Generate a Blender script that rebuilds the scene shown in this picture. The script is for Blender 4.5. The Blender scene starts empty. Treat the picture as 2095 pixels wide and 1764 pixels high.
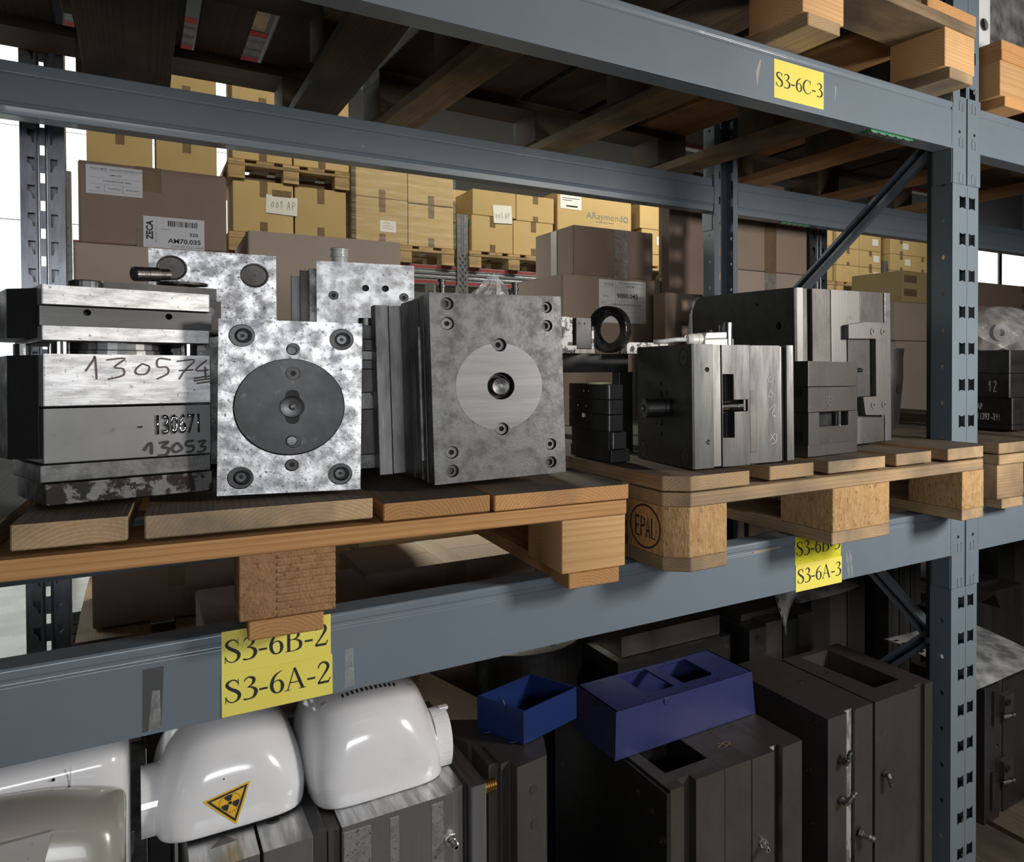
import bpy, bmesh, math, random
from mathutils import Vector, Matrix
from mathutils.geometry import delaunay_2d_cdt
from mathutils.bvhtree import BVHTree
R = math.radians
random.seed(7)
S = bpy.context.scene
COL = S.collection

# ------------------------------------------------------------------ camera
cam = bpy.data.cameras.new('camera')
co = bpy.data.objects.new('camera', cam); COL.objects.link(co)
co.location = (-1.4219, -1.1617, .3235)
co.rotation_euler = (R(90) - .0155, 0, -.6581)
cam.sensor_fit = 'HORIZONTAL'; cam.sensor_width = 36
cam.lens = 1658.92 / 2095 * 36
cam.shift_x = -516.04 / 2095
cam.shift_y = -(882 - 768.7) / 2095
cam.clip_start = .02; cam.clip_end = 60
S.camera = co

# ------------------------------------------------------------------ world, lights, exposure
w = bpy.data.worlds.new('world'); S.world = w; w.use_nodes = True
bg = w.node_tree.nodes['Background']
bg.inputs[0].default_value = (.80, .90, 1, 1); bg.inputs[1].default_value = .010

def area(name, loc, target, sx, sy, power, col, spread=180):
    l = bpy.data.lights.new(name, 'AREA'); l.shape = 'RECTANGLE'; l.size = sx; l.size_y = sy
    l.energy = power; l.color = col; l.spread = R(spread)
    o = bpy.data.objects.new(name, l); COL.objects.link(o); o.location = loc
    o.rotation_euler = (Vector(target) - Vector(loc)).to_track_quat('-Z', 'Y').to_euler()
    return o
area('work_lamp', (.32, -1.36, .62), (-.15, .1, .22), .34, .34, 22, (1, .95, .88), 150)
area('front_lamp', (-1.40, -2.2, .42), (-1.05, .1, .15), 1.0, .26, 5.5, (.95, .97, 1), 110)
area('aisle_tube', (-1.2, -2.4, 2.4), (-1.2, -.6, 0), 1.5, .08, 1.6, (.92, .97, 1))
for n, x in enumerate((-3.2, -.2, 2.8, 5.8)):
    area('far_aisle_lamp', (x, 3.9, 4.3), (x + .4, 6.4, 1.2), 1.6, .5, (16, 30, 95, 28)[n], (1, .93, .76), 110)
area('back_aisle_daylight', (-3.6, 4.2, 2.4), (-1.6, 1.2, .3), 1.5, 2.4, 14, (.90, .97, 1), 100)
area('gap_carton_fill', (-.62, 3.3, 1.3), (-.72, 1.5, -.12), .3, .3, 9, (1, .95, .75), 60)  # added fill with no visible source, brightens carton tops in the gap
area('striped_beam_fill', (-2.7, 1.6, .9), (-.8, 2.25, 1.45), .3, .5, 3, (.92, .97, 1), 80)  # added out-of-frame fill that brightens the striped beam
S.view_settings.view_transform = 'Standard'; S.view_settings.look = 'None'
S.view_settings.gamma = 1; S.view_settings.use_curve_mapping = False
S.view_settings.exposure = 0.0

# ------------------------------------------------------------------ materials
def surf(name, c, c2=None, c3=None, metal=0, rough=.5, r2=None, sc=8, st=(1, 1, 1), thr=(.4, .62), thr3=(.6, .68),
         sc3=40, st3=(1, 1, 1), bump=0, bsc=250, bst=(1, 1, 1), coat=0, rnd=0, spec=.5, aniso=0):
    m = bpy.data.materials.new(name); m.use_nodes = True
    N = m.node_tree.nodes; L = m.node_tree.links; b = N['Principled BSDF']
    tc = N.new('ShaderNodeTexCoord'); oi = N.new('ShaderNodeObjectInfo')
    mul = N.new('ShaderNodeMath'); mul.operation = 'MULTIPLY'; mul.inputs[1].default_value = 13
    L.new(oi.outputs['Random'], mul.inputs[0])
    add = N.new('ShaderNodeVectorMath'); L.new(tc.outputs['Object'], add.inputs[0]); L.new(mul.outputs[0], add.inputs[1])
    def noise(scale, stretch, detail=6):
        mp = N.new('ShaderNodeMapping'); mp.inputs['Scale'].default_value = stretch; L.new(add.outputs[0], mp.inputs[0])
        n = N.new('ShaderNodeTexNoise'); n.inputs['Scale'].default_value = scale; n.inputs['Detail'].default_value = detail
        n.inputs['Roughness'].default_value = .65
        L.new(mp.outputs[0], n.inputs[0]); return n.outputs[0]
    def ramp(src, a, z, lo=0., hi=1.):
        r = N.new('ShaderNodeMapRange'); L.new(src, r.inputs[0])
        for k, v in zip((1, 2, 3, 4), (a, z, lo, hi)): r.inputs[k].default_value = v
        return r.outputs[0]
    def mix(f, a, bb):
        x = N.new('ShaderNodeMix'); x.data_type = 'RGBA'; L.new(f, x.inputs[0])
        for k, v in ((6, a), (7, bb)):
            if isinstance(v, tuple): x.inputs[k].default_value = (*v, 1)
            else: L.new(v, x.inputs[k])
        return x.outputs[2]
    col = tuple(c); n1 = None
    if c2 is not None or r2 is not None: n1 = noise(sc, st)
    if c2 is not None: col = mix(ramp(n1, *thr), col, tuple(c2))
    if c3 is not None: col = mix(ramp(noise(sc3, st3, 8), *thr3), col, tuple(c3))
    if rnd:
        hs = N.new('ShaderNodeHueSaturation'); L.new(ramp(oi.outputs['Random'], 0, 1, 1 - rnd, 1 + rnd), hs.inputs['Value'])
        if isinstance(col, tuple): hs.inputs['Color'].default_value = (*col, 1)
        else: L.new(col, hs.inputs['Color'])
        col = hs.outputs[0]
    if isinstance(col, tuple): b.inputs['Base Color'].default_value = (*col, 1)
    else: L.new(col, b.inputs['Base Color'])
    b.inputs['Metallic'].default_value = metal
    b.inputs['Specular IOR Level'].default_value = spec
    if r2 is not None: L.new(ramp(n1, *thr, rough, r2), b.inputs['Roughness'])
    else: b.inputs['Roughness'].default_value = rough
    b.inputs['Coat Weight'].default_value = coat
    if aniso:
        b.inputs['Anisotropic'].default_value = abs(aniso); b.inputs['Anisotropic Rotation'].default_value = 0 if aniso > 0 else .25
        tg = N.new('ShaderNodeTangent'); tg.direction_type = 'RADIAL'; tg.axis = 'Z'; L.new(tg.outputs[0], b.inputs['Tangent'])
    if bump:
        bp = N.new('ShaderNodeBump'); bp.inputs['Strength'].default_value = bump; bp.inputs['Distance'].default_value = .002
        L.new(noise(bsc, bst, 3), bp.inputs['Height']); L.new(bp.outputs[0], b.inputs['Normal'])
    return m

def wood(name, light, dark, grey, greyamt=(.5, .72), ring=70, rnd=.22, bump=.25):
    """growth rings around the board's own X axis, so faces show grain and ends show arcs"""
    m = bpy.data.materials.new(name); m.use_nodes = True
    N = m.node_tree.nodes; L = m.node_tree.links; b = N['Principled BSDF']
    tc = N.new('ShaderNodeTexCoord'); oi = N.new('ShaderNodeObjectInfo')
    off = N.new('ShaderNodeVectorMath'); off.operation = 'MULTIPLY_ADD'
    cmb = N.new('ShaderNodeCombineXYZ')
    for k in range(3): L.new(oi.outputs['Random'], cmb.inputs[k])
    L.new(cmb.outputs[0], off.inputs[0]); off.inputs[1].default_value = (9, .09, .05); off.inputs[2].default_value = (0, -.04, .035)
    add = N.new('ShaderNodeVectorMath'); L.new(tc.outputs['Object'], add.inputs[0]); L.new(off.outputs[0], add.inputs[1])
    def mp(s):
        q = N.new('ShaderNodeMapping'); q.inputs['Scale'].default_value = s; L.new(add.outputs[0], q.inputs[0]); return q.outputs[0]
    wv = N.new('ShaderNodeTexWave'); wv.wave_type = 'RINGS'; wv.rings_direction = 'X'; wv.wave_profile = 'SAW'
    wv.inputs['Scale'].default_value = ring; wv.inputs['Distortion'].default_value = 2.2; wv.inputs['Detail'].default_value = 2
    wv.inputs['Detail Scale'].default_value = .35; L.new(mp((.12, 1, 1)), wv.inputs[0])
    fb = N.new('ShaderNodeTexNoise'); fb.inputs['Scale'].default_value = 1; fb.inputs['Detail'].default_value = 4; L.new(mp((7, 420, 420)), fb.inputs[0])
    bl = N.new('ShaderNodeTexNoise'); bl.inputs['Scale'].default_value = 9; bl.inputs['Detail'].default_value = 6; L.new(mp((.5, 1, 1)), bl.inputs[0])
    def mr(src, a, z, lo, hi):
        r = N.new('ShaderNodeMapRange'); L.new(src, r.inputs[0])
        for k, v in zip((1, 2, 3, 4), (a, z, lo, hi)): r.inputs[k].default_value = v
        return r.outputs[0]
    def mix(f, a, c, t='MIX'):
        x = N.new('ShaderNodeMix'); x.data_type = 'RGBA'; x.blend_type = t; L.new(f, x.inputs[0])
        for k, v in ((6, a), (7, c)):
            if isinstance(v, tuple): x.inputs[k].default_value = (*v, 1)
            else: L.new(v, x.inputs[k])
        return x.outputs[2]
    col = mix(mr(wv.outputs['Fac'], .45, 1, 0, .75), light, dark)
    col = mix(mr(fb.outputs[0], .35, .7, 0, .5), col, dark)
    col = mix(mr(bl.outputs[0], *greyamt, 0, .85), col, grey)
    hs = N.new('ShaderNodeHueSaturation'); L.new(mr(oi.outputs['Random'], 0, 1, 1 - rnd, 1 + rnd), hs.inputs['Value']); L.new(col, hs.inputs['Color'])
    L.new(hs.outputs[0], b.inputs['Base Color']); b.inputs['Roughness'].default_value = .75; b.inputs['Specular IOR Level'].default_value = .3
    ad = N.new('ShaderNodeMath'); ad.operation = 'ADD'; L.new(wv.outputs['Fac'], ad.inputs[0]); L.new(fb.outputs[0], ad.inputs[1])
    bp = N.new('ShaderNodeBump'); bp.inputs['Strength'].default_value = bump; bp.inputs['Distance'].default_value = .0015
    L.new(ad.outputs[0], bp.inputs['Height']); L.new(bp.outputs[0], b.inputs['Normal'])
    return m

def film(name, alpha, tint=(.9, .92, .95), rough=.15, sc=25, st=(1, 1, 1), bump=.6):
    m = bpy.data.materials.new(name); m.use_nodes = True
    N = m.node_tree.nodes; L = m.node_tree.links; b = N['Principled BSDF']
    b.inputs['Base Color'].default_value = (*tint, 1); b.inputs['Roughness'].default_value = rough
    tc = N.new('ShaderNodeTexCoord'); mp = N.new('ShaderNodeMapping'); mp.inputs['Scale'].default_value = st; L.new(tc.outputs['Object'], mp.inputs[0])
    n = N.new('ShaderNodeTexNoise'); n.inputs['Scale'].default_value = sc; n.inputs['Detail'].default_value = 4; L.new(mp.outputs[0], n.inputs[0])
    r = N.new('ShaderNodeMapRange'); L.new(n.outputs[0], r.inputs[0])
    for k, v in zip((1, 2, 3, 4), (.35, .75, alpha * .4, min(1, alpha * 1.7))): r.inputs[k].default_value = v
    L.new(r.outputs[0], b.inputs['Alpha'])
    bp = N.new('ShaderNodeBump'); bp.inputs['Strength'].default_value = bump; bp.inputs['Distance'].default_value = .01
    L.new(n.outputs[0], bp.inputs['Height']); L.new(bp.outputs[0], b.inputs['Normal'])
    return m

def glow(name, c, s):
    m = bpy.data.materials.new(name); m.use_nodes = True; b = m.node_tree.nodes['Principled BSDF']
    b.inputs['Base Color'].default_value = (*c, 1); b.inputs['Emission Color'].default_value = (*c, 1); b.inputs['Emission Strength'].default_value = s
    return m

BLUE = surf('blue_grey_paint', (.160, .198, .236), (.143, .179, .214), (.25, .29, .33), rough=.38, sc=3, thr3=(.70, .74), sc3=14, bump=.03, bsc=420, coat=.18)
BLUED = surf('dark_blue_grey_paint', (.06, .075, .095), rough=.45)
BLACKP = surf('black_paint', (.008, .008, .009), rough=.5)
GALV = surf('galvanised_steel', (.48, .50, .53), (.36, .38, .41), metal=.85, rough=.32, r2=.45, sc=60, bump=.02)
GALVD = surf('weathered_galvanised_steel', (.30, .32, .36), (.2, .215, .24), metal=.9, rough=.34, sc=45, st=(1, 1, .2))
REDSTRIPE = surf('red_stripe_paint', (.28, .05, .05), rough=.5)
PINE = wood('pine_board', (.56, .31, .13), (.38, .17, .055), (.16, .12, .085), (.56, .78))
PINEG = wood('weathered_board', (.47, .33, .19), (.33, .21, .105), (.13, .105, .08), (.42, .66))
DARKW = surf('warm_dark_steel', (.165, .150, .138), (.115, .104, .096), (.23, .21, .195), metal=.9, rough=.46, r2=.56, sc=9, st=(1, 1, .6), sc3=26, thr3=(.64, .78), bump=.06, bsc=90)
PINED = wood('shade_dark_board', (.17, .115, .07), (.10, .066, .04), (.06, .05, .04), (.42, .66))  # darker pine, shade of undersides and back rows put into its colour
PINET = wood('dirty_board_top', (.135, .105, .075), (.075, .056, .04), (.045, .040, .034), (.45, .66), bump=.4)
PINEL = wood('pale_softwood_block', (.64, .40, .19), (.50, .27, .11), (.22, .15, .09), (.60, .8), ring=55)
CHIP = surf('chipboard_block', (.50, .32, .155), (.40, .24, .105), (.22, .125, .055), rough=.85, sc=130, st=(1, 1, .5), sc3=170, st3=(1, 1, .5), thr3=(.57, .66), bump=1, bsc=230, bst=(1, 1, .4), spec=.2)
CHIPB = surf('striped_chipboard_block', (.38, .215, .105), (.31, .17, .08), (.2, .11, .05), rough=.85, sc=80, sc3=160, thr3=(.58, .68), bump=.8, bsc=300, spec=.2)
FARWOOD = wood('far_pallet_wood', (.50, .36, .19), (.38, .25, .12), (.22, .16, .1), ring=40)
BRIGHT = surf('bright_worn_steel', (.74, .74, .75), (.36, .36, .37), (.09, .09, .09), metal=1, rough=.40, r2=.55, sc=55, thr=(.38, .62), thr3=(.555, .66), sc3=210, bump=.12, bsc=260)
BRIGHTH = surf('brushed_bright_steel', (.40, .40, .405), (.27, .27, .27), (.09, .09, .09), metal=1, rough=.38, r2=.46, sc=30, st=(1, 1, 4), thr3=(.60, .69), sc3=230, bump=.06, bsc=60, bst=(1, 1, 12), aniso=.75)
GREYS = surf('grey_worn_steel', (.19, .19, .19), (.115, .115, .115), (.12, .12, .12), metal=1, rough=.44, r2=.56, sc=50, thr3=(.58, .74), sc3=190, bump=.12, bsc=280)
GREYL = surf('machined_grey_steel', (.17, .17, .17), (.12, .12, .12), metal=1, rough=.34, r2=.42, sc=16, st=(.4, 1, 3), bump=.06, bsc=40, bst=(.4, 1, 12))
GREYC = surf('dull_machined_cube_steel', (.125, .125, .125), (.08, .08, .08), metal=1, rough=.42, r2=.5, sc=14, st=(3, 1, .4), bump=.06, bsc=40, bst=(12, 1, .4))
MIDS = surf('stained_machined_steel', (.22, .215, .21), (.14, .136, .132), (.13, .12, .11), metal=1, rough=.38, r2=.5, sc=10, st=(3, 1, .6), sc3=22, thr3=(.60, .78), bump=.05, bsc=30, bst=(12, 1, .5))
DARKS = surf('dark_oiled_steel', (.10, .10, .10), (.065, .063, .062), (.19, .185, .18), metal=.9, rough=.4, r2=.52, sc=12, sc3=30, thr3=(.62, .76), bump=.08, bsc=120)
DARKM = surf('dull_dark_steel', (.12, .114, .108), (.08, .075, .072), (.18, .172, .165), metal=.9, rough=.46, r2=.56, sc=9, st=(1, 1, .6), sc3=26, thr3=(.64, .78), bump=.06, bsc=90)
BLACKS = surf('black_steel', (.035, .035, .035), (.05, .05, .05), metal=.7, rough=.4, sc=40)
HOLE = surf('dark_bore', (.02, .02, .02), metal=.5, rough=.5)
CHROME = surf('chrome', (.8, .8, .8), metal=1, rough=.14)
BRASS = surf('brass', (.45, .29, .10), metal=1, rough=.35)
PEEL = surf('peeling_white_paint', (.75, .74, .72), (.6, .6, .58), (.05, .05, .05), rough=.5, sc=20, sc3=70, thr3=(.52, .55), bump=.3, bsc=80)
CARD = surf('kraft_cardboard', (.36, .275, .215), (.32, .245, .19), rough=.85, sc=3, bump=.12, bsc=60, bst=(1, 1, 8), rnd=.07, spec=.25)
CARDB = surf('brown_cardboard', (.31, .225, .18), (.275, .20, .16), rough=.85, sc=3, bump=.12, bsc=60, bst=(8, 1, 1), rnd=.06, spec=.25)
CARDP = surf('pale_cardboard', (.44, .36, .30), (.40, .325, .27), rough=.85, sc=3, bump=.1, bsc=60, rnd=.05, spec=.25)
CARDY = surf('yellow_kraft_cardboard', (.52, .385, .19), (.48, .35, .165), rough=.85, sc=2, bump=.08, bsc=30, rnd=.10, spec=.25)
TAPE = surf('brown_packing_tape', (.22, .15, .085), (.18, .12, .07), rough=.28, sc=20)
TAPEC = film('clear_tape', .35, (.55, .55, .5), .2, 60)
TAPED = surf('dark_old_tape', (.085, .09, .09), rough=.25)
PAPER = surf('white_paper', (.74, .74, .73), rough=.7)
PAPERB = surf('bluish_white_label', (.66, .67, .72), rough=.6)
INK = surf('black_ink', (.015, .015, .017), rough=.6)
INKG = surf('grey_ink', (.20, .20, .21), rough=.6)
PENCIL = surf('pale_pencil', (.42, .40, .36), rough=.7)
MARKER = surf('brown_marker', (.115, .085, .075), metal=.3, rough=.45)
MARKERB = surf('black_marker', (.03, .03, .03), metal=.2, rough=.5)
CHALK = surf('white_chalk', (.5, .5, .5), rough=.8)
YELLOW = surf('yellow_sticker_vinyl', (.86, .76, .14), (.84, .73, .12), rough=.5, sc=12)
YELLOW2 = surf('worn_yellow_sticker', (.74, .68, .03), (.62, .56, .03), rough=.5, sc=30)
WARN = surf('warning_yellow', (.80, .46, .02), rough=.45)
SHELL = surf('white_gloss_plastic', (.80, .80, .82), (.76, .76, .78), rough=.16, sc=9, thr=(.5, .56), coat=.3)
BEIGE = surf('grey_beige_plastic', (.33, .32, .285), rough=.22, coat=.2)
BPLAS = surf('navy_blue_plastic', (.020, .026, .105), (.025, .033, .12), rough=.42, sc=10)
BPLAS2 = surf('blue_plastic_tray', (.007, .024, .115), rough=.4)
WHITEP = surf('offwhite_plastic', (.62, .61, .57), rough=.35)
GREYP = surf('pale_grey_plastic', (.45, .47, .46), rough=.3)
PURPLE = surf('purple_plastic', (.16, .13, .42), rough=.5)
CONC = surf('polished_concrete', (.46, .45, .42), (.40, .39, .36), (.30, .29, .27), rough=.22, r2=.35, sc=2, sc3=6, thr3=(.6, .75), bump=.02)
PLASTER = surf('grey_plaster_wall', (.16, .16, .16), rough=.8)
CEIL = surf('dark_ceiling', (.10, .10, .105), rough=.9)
DAY = glow('daylit_translucent_panel', (.93, 1, .96), 1.25)
FILM = film('clear_plastic_film', .15)
FILMW = film('milky_plastic_film', .38, (.8, .8, .8), .25, 18)
WRAP = film('stretch_wrap_film', .10, (.95, .95, .92), .18, 9, (1, 1, 7), .3)
GREEN = surf('green_tag_plastic', (.05, .32, .12), rough=.4)
CORRODE = surf('pale_corrosion', (.34, .33, .31), (.14, .13, .12), rough=.9, sc=40, st=(1, 1, .4), thr=(.45, .55))

# ------------------------------------------------------------------ mesh helpers
def tess(loops):
    """triangles of an outline with holes, as indices into the joined loops"""
    fl = [p for l in loops for p in l]; fs = []; k = 0
    for l in loops:
        n = len(l); ar = sum(l[i].x * l[(i + 1) % n].y - l[(i + 1) % n].x * l[i].y for i in range(n))
        fs.append(list(range(k, k + n)) if ar > 0 else list(range(k + n - 1, k - 1, -1))); k += n
    r = delaunay_2d_cdt([Vector((p.x * 1000, p.y * 1000)) for p in fl], [], fs, 1, 1e-5)
    return [tuple(r[3][i][0] for i in f) for f, o in zip(r[2], r[5]) if list(o) == [0]]
class MB:
    def __init__(s): s.v = []; s.f = []; s.m = []
    def add(s, vs, fs, mi=0):
        k = len(s.v); s.v += [tuple(p) for p in vs]
        for f in fs: s.f.append(tuple(i + k for i in f)); s.m.append(mi)
        return s
    def box(s, x0, x1, y0, y1, z0, z1, mi=0, topmi=None):
        vs = [(x, y, z) for z in (z0, z1) for x, y in ((x0, y0), (x1, y0), (x1, y1), (x0, y1))]
        s.add(vs, [(3, 2, 1, 0), (0, 1, 5, 4), (1, 2, 6, 5), (2, 3, 7, 6), (3, 0, 4, 7)], mi)
        return s.add(vs, [(4, 5, 6, 7)], mi if topmi is None else topmi)
    def prism(s, poly, a, b, axis='z', mi=0, topmi=None):
        """poly in the two other axes, extruded along axis from a to b"""
        def P(u, v, t): return {'z': (u, v, t), 'y': (u, t, v), 'x': (t, u, v)}[axis]
        n = len(poly); flip = axis == 'y'
        ar = sum(poly[i][0] * poly[(i + 1) % n][1] - poly[(i + 1) % n][0] * poly[i][1] for i in range(n))
        if ar < 0: poly = poly[::-1]
        k = [P(u, v, a) for u, v in poly] + [P(u, v, b) for u, v in poly]
        side = [(i, (i + 1) % n, n + (i + 1) % n, n + i) for i in range(n)]
        bot = [tuple(range(n - 1, -1, -1))]; top = [tuple(range(n, 2 * n))]
        if flip: side = [f[::-1] for f in side]; bot = [f[::-1] for f in bot]; top = [f[::-1] for f in top]
        s.add(k, side + bot, mi); return s.add(k, top, mi if topmi is None else topmi)
    def cyl(s, c, d, r, h, n=24, r2=None, mi=0, cap=True):
        """from c along direction d"""
        c = Vector(c); d = Vector(d).normalized(); a = d.orthogonal().normalized(); b = d.cross(a); r2 = r if r2 is None else r2
        vs = []
        for t, q in ((0, r), (h, r2)):
            vs += [c + d * t + (a * math.cos(6.28318 * i / n) + b * math.sin(6.28318 * i / n)) * q for i in range(n)]
        fs = [(i, (i + 1) % n, n + (i + 1) % n, n + i) for i in range(n)]
        if cap: fs += [tuple(range(n - 1, -1, -1)), tuple(range(n, 2 * n))]
        return s.add(vs, fs, mi)
    def lathe(s, c, d, prof, n=24, mi=0):
        c = Vector(c); d = Vector(d).normalized(); a = d.orthogonal().normalized(); b = d.cross(a)
        vs = []; m = len(prof)
        for r, t in prof: vs += [c + d * t + (a * math.cos(6.28318 * i / n) + b * math.sin(6.28318 * i / n)) * r for i in range(n)]
        fs = [(k * n + i, k * n + (i + 1) % n, (k + 1) * n + (i + 1) % n, (k + 1) * n + i) for k in range(m - 1) for i in range(n)]
        return s.add(vs, fs, mi)
    def tube(s, pts, r, n=8, mi=0):
        pts = [Vector(p) for p in pts]; vs = []; a = None
        for i, p in enumerate(pts):
            d = (pts[min(i + 1, len(pts) - 1)] - pts[max(i - 1, 0)]).normalized()
            a = d.orthogonal().normalized() if a is None else (a - d * a.dot(d)).normalized()
            b = d.cross(a)
            vs += [p + (a * math.cos(6.28318 * k / n) + b * math.sin(6.28318 * k / n)) * r for k in range(n)]
        fs = [(i * n + k, i * n + (k + 1) % n, (i + 1) * n + (k + 1) % n, (i + 1) * n + k) for i in range(len(pts) - 1) for k in range(n)]
        fs += [tuple(range(n - 1, -1, -1)), tuple(range(len(vs) - n, len(vs)))]
        return s.add(vs, fs, mi)
    def strip(s, pts, y=0, mi=0):
        """flat stroke in the XZ plane: pts = (x, z, width)"""
        q = []
        for i, p in enumerate(pts):
            a = pts[max(i - 1, 0)]; b = pts[min(i + 1, len(pts) - 1)]
            d = Vector((b[0] - a[0], b[1] - a[1])); d = d.normalized() if d.length else Vector((1, 0)); nx, nz = -d.y, d.x
            q += [(p[0] + nx * p[2] / 2, y, p[1] + nz * p[2] / 2), (p[0] - nx * p[2] / 2, y, p[1] - nz * p[2] / 2)]
        return s.add(q, [(2 * i, 2 * i + 1, 2 * i + 3, 2 * i + 2) for i in range(len(pts) - 1)], mi)
    def grid(s, fn, nu, nv, mi=0):
        vs = [fn(i / nu, j / nv) for j in range(nv + 1) for i in range(nu + 1)]
        return s.add(vs, [(j * (nu + 1) + i, j * (nu + 1) + i + 1, (j + 1) * (nu + 1) + i + 1, (j + 1) * (nu + 1) + i) for j in range(nv) for i in range(nu)], mi)
    def plate(s, outer, holes, t, y=0, mi=0, hmi=None):
        """plate in the XZ plane facing -Y, thickness t; holes = (polygon, depth); depth None goes through"""
        hmi = mi if hmi is None else hmi
        loops = [[Vector((u, v, 0)) for u, v in outer]] + [[Vector((u, v, 0)) for u, v in h[0]] for h in holes]
        flat = [p for l in loops for p in l]; tri = tess(loops)
        def face(yy, rev, ts, pts):
            fs = []
            for a, b, c in ts:
                A, B, Cc = pts[a], pts[b], pts[c]
                if (B.x - A.x) * (Cc.y - A.y) - (B.y - A.y) * (Cc.x - A.x) < 0: b, c = c, b
                fs.append((a, c, b) if rev else (a, b, c))
            return [(p.x, yy, p.y) for p in pts], fs
        # facing -Y: (x,z) counter clockwise seen from -Y
        s.add(*face(y, False, tri, flat), mi)
        thru = [h for h in holes if h[1] is None]
        lp2 = [loops[0]] + [[Vector((u, v, 0)) for u, v in h[0]] for h in thru]
        s.add(*face(y + t, True, tess(lp2), [p for l in lp2 for p in l]), mi)
        def wall(poly, y0, y1, inward, m):
            n = len(poly); ar = sum(poly[i][0] * poly[(i + 1) % n][1] - poly[(i + 1) % n][0] * poly[i][1] for i in range(n))
            if ar < 0: poly = poly[::-1]
            vs = [(u, y0, v) for u, v in poly] + [(u, y1, v) for u, v in poly]
            fs = [(i, n + i, n + (i + 1) % n, (i + 1) % n) for i in range(n)]
            if inward: fs = [f[::-1] for f in fs]
            s.add(vs, fs, m)
        wall(list(outer), y, y + t, False, mi)
        for poly, d in holes:
            wall(list(poly), y, y + (t if d is None else d), True, hmi)
            if d is not None:
                q = [Vector((u, v, 0)) for u, v in poly]
                s.add(*face(y + d, False, tess([q]), q), hmi)
        return s
    def mesh(s, name, mats, smooth=False):
        me = bpy.data.meshes.new(name); me.from_pydata(s.v, [], s.f)
        for m in (mats if isinstance(mats, (list, tuple)) else [mats]): me.materials.append(m)
        me.polygons.foreach_set('material_index', s.m)
        if smooth: me.polygons.foreach_set('use_smooth', [True] * len(me.polygons))
        me.update(); return me
    def obj(s, name, mats, parent=None, loc=(0, 0, 0), rot=(0, 0, 0), bevel=0, smooth=False, seg=2, sub=0):
        return link(name, s.mesh(name, mats, smooth), parent, loc, rot, bevel, seg, sub)

def link(name, me, parent=None, loc=(0, 0, 0), rot=(0, 0, 0), bevel=0, seg=2, sub=0):
    o = bpy.data.objects.new(name, me); COL.objects.link(o); o.parent = parent; o.location = loc; o.rotation_euler = rot
    if bevel:
        b = o.modifiers.new('bevel', 'BEVEL'); b.width = bevel; b.segments = seg; b.limit_method = 'ANGLE'; b.angle_limit = R(40); b.use_clamp_overlap = True
    if sub:
        q = o.modifiers.new('sub', 'SUBSURF'); q.levels = q.render_levels = sub
    return o

def tag(o, label, cat, group=None, kind=None):
    o['label'] = label; o['category'] = cat
    if group: o['group'] = group
    if kind: o['kind'] = kind
    return o
def thing(name, label, cat, loc=(0, 0, 0), rot=(0, 0, 0), group=None):
    o = bpy.data.objects.new(name, None); COL.objects.link(o); o.empty_display_size = .02
    o.location = loc; o.rotation_euler = rot; return tag(o, label, cat, group)
def struct(o):
    o['kind'] = 'structure'; return o
def frame(yaw, roll=0, pitch=0):
    """euler of a leaning box: x along the face, y into it, z up it"""
    y, r, p = R(yaw), R(roll), R(pitch)
    ex = Vector((math.cos(y), math.sin(y), 0)); ey = Vector((-math.sin(y), math.cos(y), 0)); ez = Vector((0, 0, 1))
    ez2 = ez * math.cos(p) + ey * math.sin(p); ey2 = ey * math.cos(p) - ez * math.sin(p)
    ex3 = ex * math.cos(r) + ez2 * math.sin(r); ez3 = ez2 * math.cos(r) - ex * math.sin(r)
    return Matrix((ex3, ey2, ez3)).transposed().to_euler()
def dup(root, loc, rot=None, label=None):
    r = root.copy(); COL.objects.link(r); r.location = loc
    if rot is not None: r.rotation_euler = rot
    if label: r['label'] = label
    for ch in list(root.children):
        c = ch.copy(); COL.objects.link(c); c.parent = r
        for g in ch.children:
            d = g.copy(); COL.objects.link(d); d.parent = c
    return r
def circle(cx, cz, r, n=28): return [(cx + r * math.cos(6.28318 * i / n), cz + r * math.sin(6.28318 * i / n)) for i in range(n)]
def rect(x0, x1, z0, z1): return [(x0, z0), (x1, z0), (x1, z1), (x0, z1)]
def spl(pts, k=5):
    """Catmull-Rom through tuples"""
    out = []; n = len(pts)
    for i in range(n - 1):
        p0, p1, p2, p3 = pts[max(i - 1, 0)], pts[i], pts[i + 1], pts[min(i + 2, n - 1)]
        for j in range(k):
            t = j / k
            out.append(tuple(.5 * (2 * b + (c - a) * t + (2 * a - 5 * b + 4 * c - d) * t * t + (3 * b - a - 3 * c + d) * t ** 3) for a, b, c, d in zip(p0, p1, p2, p3)))
    out.append(tuple(pts[-1])); return out

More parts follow.
